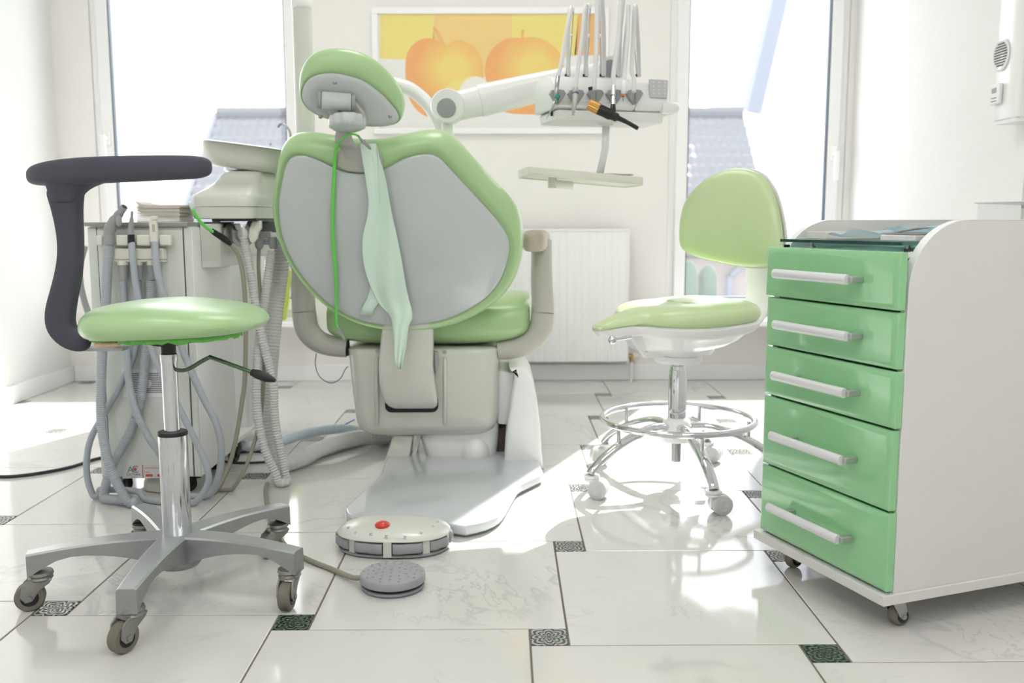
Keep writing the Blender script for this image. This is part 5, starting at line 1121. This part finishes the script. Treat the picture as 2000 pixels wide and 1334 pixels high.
part(MB().tube([aty(1124, 181, Yi-.004), aty(1123.7, 185, Yi-.006)], .0088, 16), 'purple_band', PURPLE, i2)
i3 = inst('spare_hose', 'pale hose with no instrument ending at the third console holder', [(1176, 147, 2.70), (1176, 60, 2.64), (1174, -20, 2.6), (1168, -30, 2.585), (1166, 40, 2.56), (1164, 110, 2.54), (1160, 176, Yi)], .0065)
part(MB().tube([aty(1153, 170, Yi), aty(1154, 176, Yi)], .006, 12), 'hose_end', BLACK, i3)
i4 = inst('curing_light', 'black curing light with an amber ribbed ring, hanging across the console front', [(1206, 147, 2.72), (1208, 60, 2.64), (1218, -8, 2.6), (1214, -12, 2.59), (1208, 70, 2.56), (1199, 140, 2.54), (1198, 172, Yi)], .0065)
part(MB().tube([aty(1198, 168, Yi), aty(1197.5, 205, Yi-.012)], .0062, 18), 'chrome_coupling', CHROME, i4)
part(MB().tube([aty(1197.5, 186, Yi-.0055), aty(1197.5, 188, Yi-.0062)], .0066, 18), 'coupling_ring', BLACK, i4)
part(MB().tube([aty(1197.5, 204, Yi-.012), aty(1197, 216, Yi-.015), aty(1196, 226, Yi-.018)], [.006, .008, .011], 18), 'neck', BLACK, i4, smooth=180)
Yc = Yi-.02
part(MB().tube(spl([aty(1168, 213, Yc), aty(1180, 218, Yc), aty(1196, 226, Yc), aty(1208, 231, Yc), aty(1225, 239, Yc), aty(1246, 251, Yc)], 4), [.0145]*4+[.0143]*4+[.0115]*4+[.007, .0065, .0062, .006]+[.0055]*4+[.005], 20), 'light_body', BLACK, i4, smooth=60)
a, b = aty(1149, 203, Yc), aty(1169, 213, Yc); ax = (b-a).normalized(); x_, y_, z_ = frame(ax); R = []
for h, r in ((0, .0115), (.002, .0135), (.016, .0145), ((b-a).length, .0142)):
    R.append([a+ax*h+(x_*math.cos(t)+y_*math.sin(t))*(r*(1+.05*math.cos(16*t))) for t in [2*PI*k/96 for k in range(96)]])
part(MB().loft(R), 'amber_ring', GOLD, i4, smooth=30)
part(MB().lathe([(.0045, 0), (.0045, .001)], aty(1246, 251, Yc), (aty(1246, 251, Yc)-aty(1225, 239, Yc)).normalized(), 16), 'lens', STEEL, i4)
i5 = inst('micromotor_handpiece', 'small white handpiece with an orange ringed tip, between the fourth and fifth holders', [(1212, 147, 2.70), (1221, 60, 2.625), (1228, 20, 2.585), (1227, 14, 2.575), (1226, 70, 2.56), (1221, 130, 2.545), (1219, 158, Yi)])
part(MB().tube([aty(1219, 157, Yi), aty(1218, 170, Yi-.004), aty(1217, 184, Yi-.01)], [.0062, .0072, .005], 16), 'handle', WHITE, i5, smooth=180)
part(MB().tube([aty(1217, 184, Yi-.01), aty(1217, 188, Yi-.011)], .0052, 14), 'orange_band', mat('orange band', (226, 130, 90), .4), i5); part(MB().tube([aty(1217, 188, Yi-.011), aty(1217.5, 198, Yi-.013)], [.0035, .0012], 10), 'bur_tip', STEEL, i5, smooth=180)
i6 = inst('parked_hose', 'pale hose bending into the rightmost console holder', [(1246, 147, 2.74), (1244, 80, 2.65), (1243, 22, 2.62), (1240, 16, 2.605), (1237, 80, 2.59), (1234, 135, 2.55), (1238, 152, 2.54), (1238, 180, Yi)], .006)

# ------------------------------------------------------------------ wall things
pc0, pc1 = aty(730, 262, YB-.012), aty(1189, 15, YB-.012)
pic = thing('framed_picture', 'white framed still life of two orange apples on a yellow ground, between the windows', 'picture', V(((pc0.x+pc1.x)/2, YB, pc0.z)))
x0, x1, z0, z1 = pc0.x, pc1.x, pc0.z, pc1.z
m = MB(); t = .026
for q in ((x0, x1, z0, z0+t), (x0, x1, z1-t, z1), (x0, x0+t, z0+t, z1-t), (x1-t, x1, z0+t, z1-t)): m.box(q[0], q[1], YB-.024, YB-.001, q[2], q[3])
part(m, 'picture_frame', WHITEF, pic, bev=.002)
part(MB().box(x0+.01, x1-.01, YB-.014, YB-.002, z0+.01, z1-.01), 'picture_ground', mat('picture white', (240, 238, 236), .6), pic)
def grad(name, c0, c1, p0=.0, p1=1.):
    m = mat(name, c0, .6); N, L, B = nodes_of(m); tc = N.new('ShaderNodeTexCoord'); mp = N.new('ShaderNodeMapping')
    mp.inputs['Location'].default_value = (-.62*2, 0, -.6*2); mp.inputs['Scale'].default_value = (2, .01, 2)
    g = N.new('ShaderNodeTexGradient'); g.gradient_type = 'SPHERICAL'; n = N.new('ShaderNodeTexNoise'); n.inputs['Scale'].default_value = 4
    mx = N.new('ShaderNodeMix'); mx.data_type = 'RGBA'; mx.inputs[6].default_value = RGB(*c0); mx.inputs[7].default_value = RGB(*c1)
    ad = N.new('ShaderNodeMath'); ad.operation = 'MULTIPLY_ADD'; ad.inputs[1].default_value = .3
    L.new(tc.outputs['Generated'], mp.inputs[0]); L.new(mp.outputs[0], g.inputs[0]); L.new(tc.outputs['Generated'], n.inputs['Vector'])
    L.new(n.outputs['Fac'], ad.inputs[0]); L.new(g.outputs['Fac'], ad.inputs[2]); mr = N.new('ShaderNodeMapRange'); mr.inputs[1].default_value = .15; mr.inputs[2].default_value = .85
    L.new(ad.outputs[0], mr.inputs[0]); L.new(mr.outputs[0], mx.inputs[0]); L.new(mx.outputs[2], B.inputs['Base Color']); return m
def artp(lst, k, m_, nm, n=6, smooth_=True):
    q = [V((a, b, 0)) for a, b in lst]; q = spl(q, n, True) if smooth_ else q
    P = []
    for p in q:
        w_ = aty(p.x, p.y, YB-.0142); P.append(V((min(max(w_.x, x0+t), x1-t), YB-.0142-.0003*k, min(max(w_.z, z0+t), z1-t))))
    b = MB(); vs = [b.b.verts.new(p) for p in P]; b.b.faces.new(vs); b2 = [b.b.verts.new(p+V((0, .0003*k+.0002, 0))) for p in P]
    for i in range(len(P)): j = (i+1) % len(P); b.b.faces.new((vs[i], vs[j], b2[j], b2[i]))
    part(b, nm, m_, pic)
YEL = mat('art yellow', (243, 226, 140), .6, noise_amt=.04, nscale=4); ORG = mat('art orange', (243, 190, 130), .6, noise_amt=.05, nscale=4); PEA = mat('art peach yellow', (245, 212, 142), .6, noise_amt=.06, nscale=4)
artp([(742, 28), (850, 28), (845, 112), (800, 117), (742, 114)], 1, YEL, 'yellow_field', smooth_=False)
artp([(850, 28), (1000, 28), (1000, 150), (840, 150)], 1, PEA, 'peach_field', smooth_=False)
artp([(1000, 28), (1130, 28), (1125, 108), (1000, 130)], 1, YEL, 'yellow_field', smooth_=False)
artp([(1130, 28), (1177, 28), (1177, 108), (1122, 108)], 1, ORG, 'orange_field', smooth_=False)
AG = grad('apple orange', (243, 178, 118), (245, 218, 132))
artp([(792, 150), (794, 110), (808, 86), (832, 75), (858, 80), (870, 89), (885, 80), (905, 80), (928, 94), (941, 118), (944, 150), (940, 185), (925, 212), (900, 228), (865, 230), (830, 226), (806, 205), (796, 180)], 3, AG, 'left_apple')
artp([(948, 150), (950, 118), (965, 92), (990, 76), (1020, 74), (1045, 73), (1070, 82), (1090, 100), (1102, 130), (1106, 160), (1100, 190), (1085, 212), (1062, 222), (1020, 223), (985, 218), (962, 195)], 2, AG, 'right_apple')
artp([(856, 194), (865, 178), (885, 160), (910, 150), (935, 150), (955, 163), (962, 180), (950, 190), (900, 196)], 4, YEL, 'apple_slice')
artp([(898, 180), (906, 160), (920, 151), (938, 151), (953, 163), (958, 178), (930, 185)], 5, mat('art white', (244, 240, 232), .6), 'slice_flesh')
artp([(846, 57), (851, 54), (860, 68), (870, 87), (866, 89), (858, 78)], 6, ORG, 'apple_stem'); artp([(1018, 60), (1024, 59), (1022, 75), (1020, 86), (1016, 86), (1018, 72)], 6, ORG, 'apple_stem')

rx0, rx1, rz0, rz1 = -.47, .531, .085, .668
rd = thing('radiator', 'white ribbed panel radiator on the wall between the windows', 'radiator', V(((rx0+rx1)/2, YB, rz0)))
part(MB().box(rx0, rx1, YB-.095, YB-.03, rz0+.01, rz1-.004), 'radiator_core', RADM, rd, bev=.004)
g = MB(); R = []; n = 30
xs = []
for k in range(n):
    a = rx0+.02+(rx1-rx0-.04)*k/n; w_ = (rx1-rx0-.04)/n
    xs += [(a, 0), (a+w_*.25, 0), (a+w_*.35, .003), (a+w_*.85, .003), (a+w_*.95, 0)]
xs.append((rx1-.02, 0))
prof_ = [(rz0+.012, 0), (rz0+.03, 1), (rz1-.03, 1), (rz1-.012, 0)]
for z, k in prof_: R.append([V((x, YB-.0955-dy*k-.001, z)) for x, dy in xs]+[V((rx1-.02, YB-.09, z)), V((rx0+.02, YB-.09, z))])
part(g.loft(R), 'front_panel', RADM, rd, smooth=20)
part(MB().box(rx0-.002, rx1+.002, YB-.1, YB-.026, rz1-.008, rz1+.002), 'top_grille', RADM, rd, bev=.003)
for x in (rx0, rx1-.003): part(MB().box(x, x+.003, YB-.1, YB-.026, rz0, rz1), 'side_cover', RADM, rd)
for x in (rx0+.15, rx1-.15): part(MB().box(x, x+.03, YB-.03, YB-.0005, rz0+.05, rz1-.05), 'wall_bracket', RADM, rd)
vx = rx1+.02; v_ = MB(); v_.cyl((rx1-.005, YB-.06, rz0+.03), (vx, YB-.06, rz0+.03), .009); v_.cyl((vx, YB-.06, rz0+.042), (vx, YB-.06, rz0+.005), .0095); part(v_, 'valve', BRASS, rd, smooth=50)
part(MB().lathe([(.014, 0), (.015, .002), (.015, .02), (.012, .024)], (vx+.005, YB-.06, rz0+.03), (1, 0, 0)), 'valve_cap', CREAM, rd)
part(MB().cyl((vx, YB-.06, rz0+.006), (vx, YB-.06, .0), .0065), 'supply_pipe', WHITEM, rd)

# lime pot on the left sill
pp = aty(540, 637, 4.02); ptz = W1[2]
pot = thing('lime_pot', 'lime green tapered pot on the left window sill behind the hoses', 'pot', V((pp.x, 4.02, ptz)))
part(MB().lathe([(.036, 0), (.039, .004), (.050, .06), (.060, .14), (.066, .205), (.066, .214), (.062, .214), (.056, .15), (.04, .03), (.002, .028)], V((pp.x+.004, 4.02, ptz+.0005)), seg=48), 'pot_body', LIME, pot, smooth=50)

# wall device on the right
dv = thing('air_recirculator', 'tall white wall mounted air recirculator with a round slotted grille', 'air purifier', V((XR, 2.72, 1.0)))
dz0 = atx(1962, 232, 1.43).z; dy0, dy1 = 2.665, 2.80
sec = [V((XR, dy0+.0, 0)), V((XR-.05, dy0+.0, 0)), V((XR-.062, dy0+.004, 0)), V((XR-.068, dy0+.014, 0)), V((XR-.07, dy0+.03, 0)), V((XR-.07, dy1-.006, 0)), V((XR-.066, dy1, 0)), V((XR, dy1, 0))]
part(MB().loft([[p+UZ*dz0 for p in sec], [p+UZ*(dz0+1.0) for p in sec]]), 'device_body', WHITE, dv, smooth=40)
part(MB().loft([[V((XR-(XR-p.x)*.96, dy0+.004+(p.y-dy0)*.95, dz0-.012)) for p in sec], [V((XR-(XR-p.x)*.96, dy0+.004+(p.y-dy0)*.95, dz0+.002)) for p in sec]]), 'end_cap', WHITEM, dv)
gc = atx(1957, 108, 1.43); gc = V((XR-.07, gc.y, gc.z)); part(MB().lathe([(.044, 0), (.046, .003), (.040, .006), (.038, .004)], gc, (-1, 0, 0), 40), 'grille_rim', WHITE, dv, smooth=50)
for k in range(9):
    z = -.030+.0075*k; hw = math.sqrt(max(0, .035**2-z*z)); part(MB().box(gc.x-.0052, gc.x-.0035, gc.y-hw, gc.y+hw, gc.z+z, gc.z+z+.0034), 'grille_slot', BLACK, dv)
tc_ = atx(1946, 183, 1.425)
th = thing('thermometer', 'small white digital thermometer stuck on the air recirculator', 'thermometer', V((XR-.0705, tc_.y, tc_.z)))
part(MB().box(XR-.0815, XR-.0702, tc_.y-.028, tc_.y+.022, tc_.z-.031, tc_.z+.027), 'thermometer_body', WHITE, th, bev=.003)
part(MB().box(XR-.0822, XR-.0814, tc_.y-.012, tc_.y+.014, tc_.z+.001, tc_.z+.016), 'display', SCREEN, th)
for z in (-.014, -.023): part(MB().box(XR-.0820, XR-.0814, tc_.y-.014, tc_.y+.016, tc_.z+z, tc_.z+z+.0022), 'print_line', INKDARK, th)
P = spl([V((XR-.012, 2.71, dz0-.008)), V((XR-.006, 2.72, dz0-.1)), V((XR-.005, 2.73, dz0-.3)), V((XR-.005, 2.74, .3)), V((XR-.005, 2.74, .08))], 6)
part(MB().tube(P, .003, 8), 'power_cord', HOSEW, dv, smooth=180)

# ------------------------------------------------------------------ outside
ROOF = mat('anthracite roof tile', (64, 67, 76), .36, noise_amt=.1, nscale=3)
HWALL = mat('pale render', (222, 224, 230), .85)
TRIM = mat('blue grey verge', (92, 99, 114), .6)
gr = MB().box(-40, 40, 4.6, 90, -4.2, -4.0); o = struct(gr, 'ground_outside', mat('pale paving', (170, 172, 172), .9))
o['kind'] = 'structure'
hs = thing('neighbour_house', 'neighbouring house with a dark tiled roof seen through both windows', 'house', V((0, 15, -4)))
RZ = aty(500, 220, 15).z; rl = aty(425, 220, 15).x; rr = aty(1450, 218, 15).x
e0 = V((rl+.1, 12.3, .25)); e1 = V((rr-.15, 12.3, .25)); t0 = V((rl, 15, RZ)); t1 = V((rr, 15, RZ))
NU, NV_ = 360, 14; b = MB(); g = []
for j in range(NV_*4+1):
    tv = j/(NV_*4); r = []
    for i in range(NU+1):
        tu = i/NU; p = (e0.lerp(t0, tv)).lerp(e1.lerp(t1, tv), 0)
        L0 = e0.lerp(t0, tv); L1 = e1.lerp(t1, tv); x = L0.x+(L1.x-L0.x)*tu
        step = (tv*NV_) % 1
        r.append(b.b.verts.new(V((x, L0.y-.0, L0.z+.022*abs(math.sin(x*PI/.135))-.07*step))))
    g.append(r)
for j in range(len(g)-1):
    for i in range(NU): b.b.faces.new((g[j][i], g[j][i+1], g[j+1][i+1], g[j+1][i]))
part(b, 'roof_slope', ROOF, hs, smooth=40)
m = MB(); m.loft([[V((x, y, z)) for y, z in ((12.6, -4), (12.6, .2), (15, RZ-.2), (17.5, .2), (17.5, -4))] for x in (rl+.25, rr-.3)]); part(m, 'house_wall', mat('tan render', (124, 115, 112), .85), hs)
part(MB().tube([t0, t1], .09, 8), 'ridge_cap', ROOF, hs)
part(MB().prism([e0, t0, V((rl, 15, RZ-.12)), V((e0.x, e0.y, e0.z-.12))], (-.06, 0, 0)), 'verge_board', TRIM, hs)
# gable house on the right
GY = 19.0
g0, g1 = aty(1512, -60, GY), aty(1447, 222, GY); dd = (g1-g0)
gh = thing('gable_house', 'tall white gabled house with a blue grey verge behind the tiled roof', 'house', V((g1.x+1.5, GY+1, -4)))
top = g0-dd*1.2; 
P = [V((g1.x+.12, GY, -4)), V((g1.x+.12, GY, g1.z)), V((top.x+.12, GY, top.z)), V((top.x+4, GY, top.z)), V((top.x+8, GY, g1.z)), V((top.x+8, GY, -4))]
part(MB().prism(P, (0, 5, 0)), 'gable_wall', HWALL, gh)
n_ = V((dd.z, 0, -dd.x)).normalized(); n_ = n_ if n_.x < 0 else -n_
part(MB().prism([g1, top, top-n_*.28, g1-n_*.28], (0, -.5, 0)), 'verge_board', TRIM, gh)
part(MB().prism([g1+V((-.1, 0, 0)), g1+V((.3, 0, 0)), g1+V((.3, 0, -.06)), g1+V((-.1, 0, -.06))], (0, -.4, 0)), 'eaves', HWALL, gh)
for v in (145, 278): a = aty(1500, v, GY-.01); part(MB().box(g1.x+.15, top.x+6.5, GY-.03, GY, a.z, a.z+.035), 'facade_joint', TRIM if False else mat('facade joint', (196, 198, 206), .8), gh)
a = aty(1448, 535, 12.5); part(MB().tube(spl([a+V((.3, 0, .35)), a+V((-.12, 0, .0)), a+V((-.16, 0, -.3)), a+V((-.16, 0, -3))], 5), .04, 10), 'drain_pipe', TRIM, hs, smooth=180)
lh = thing('low_house', 'low pale building far left outside the left window', 'house', V((-13, 30, -4)))
a, b_, c_ = aty(228, 232, 30), aty(283, 232, 30), aty(400, 300, 30)
part(MB().prism([V((a.x-3, 30, -4)), V((a.x-3, 30, a.z)), V((b_.x, 30, b_.z)), V((b_.x+.1, 30, b_.z-.9)), V((c_.x, 30, c_.z)), V((c_.x, 30, -4))], (0, 6, 0)), 'house_wall', HWALL, lh)
part(MB().prism([V((b_.x+.1, 29.8, b_.z-.9)), V((c_.x+.3, 29.8, c_.z-.05)), V((c_.x+.3, 29.8, c_.z+.2)), V((b_.x+.1, 29.8, b_.z-.65))], (0, 6.4, 0)), 'roof_edge', TRIM if False else HWALL, lh)
def shrub(x, y, h, r, lb):
    t = thing('conifer_shrub', lb, 'shrub', V((x, y, -4)), 'conifers outside the right window'); m = MB(); R = []
    for i in range(60):
        f_ = 1-(1-i/59)**2.2; rad_ = r*min(1, (1.002-f_)*38)**.5*(.75+.25*min(1, f_*4))
        R.append([V((x+math.cos(a)*rad_*(1+.18*noise.noise(V((math.cos(a)*3+x, math.sin(a)*3, f_*40)))+.16*noise.noise(V((math.cos(a)*7, math.sin(a)*7, f_*120+x)))), y+math.sin(a)*rad_, -4+.25+(h-.25)*f_)) for a in [2*PI*k/44 for k in range(44)]])
    part(m.loft(R), 'foliage', mat('conifer green', (62, 84, 70), .9, noise_amt=.5, nscale=14, bump=1, bscale=30), t, smooth=60)
    part(MB().cyl((x, y, -4), (x, y, -3.6), .06), 'trunk', mat('bark', (90, 74, 60), .9), t)
a = aty(1346, 510, 9.0); shrub(a.x, 9.0, a.z+4.0, .082, 'taller dark conifer outside, left of the two below the right window roof'); a = aty(1383, 518, 9.1); shrub(a.x, 9.1, a.z+4.0, .088, 'shorter conifer outside, right of the two below the right window roof')
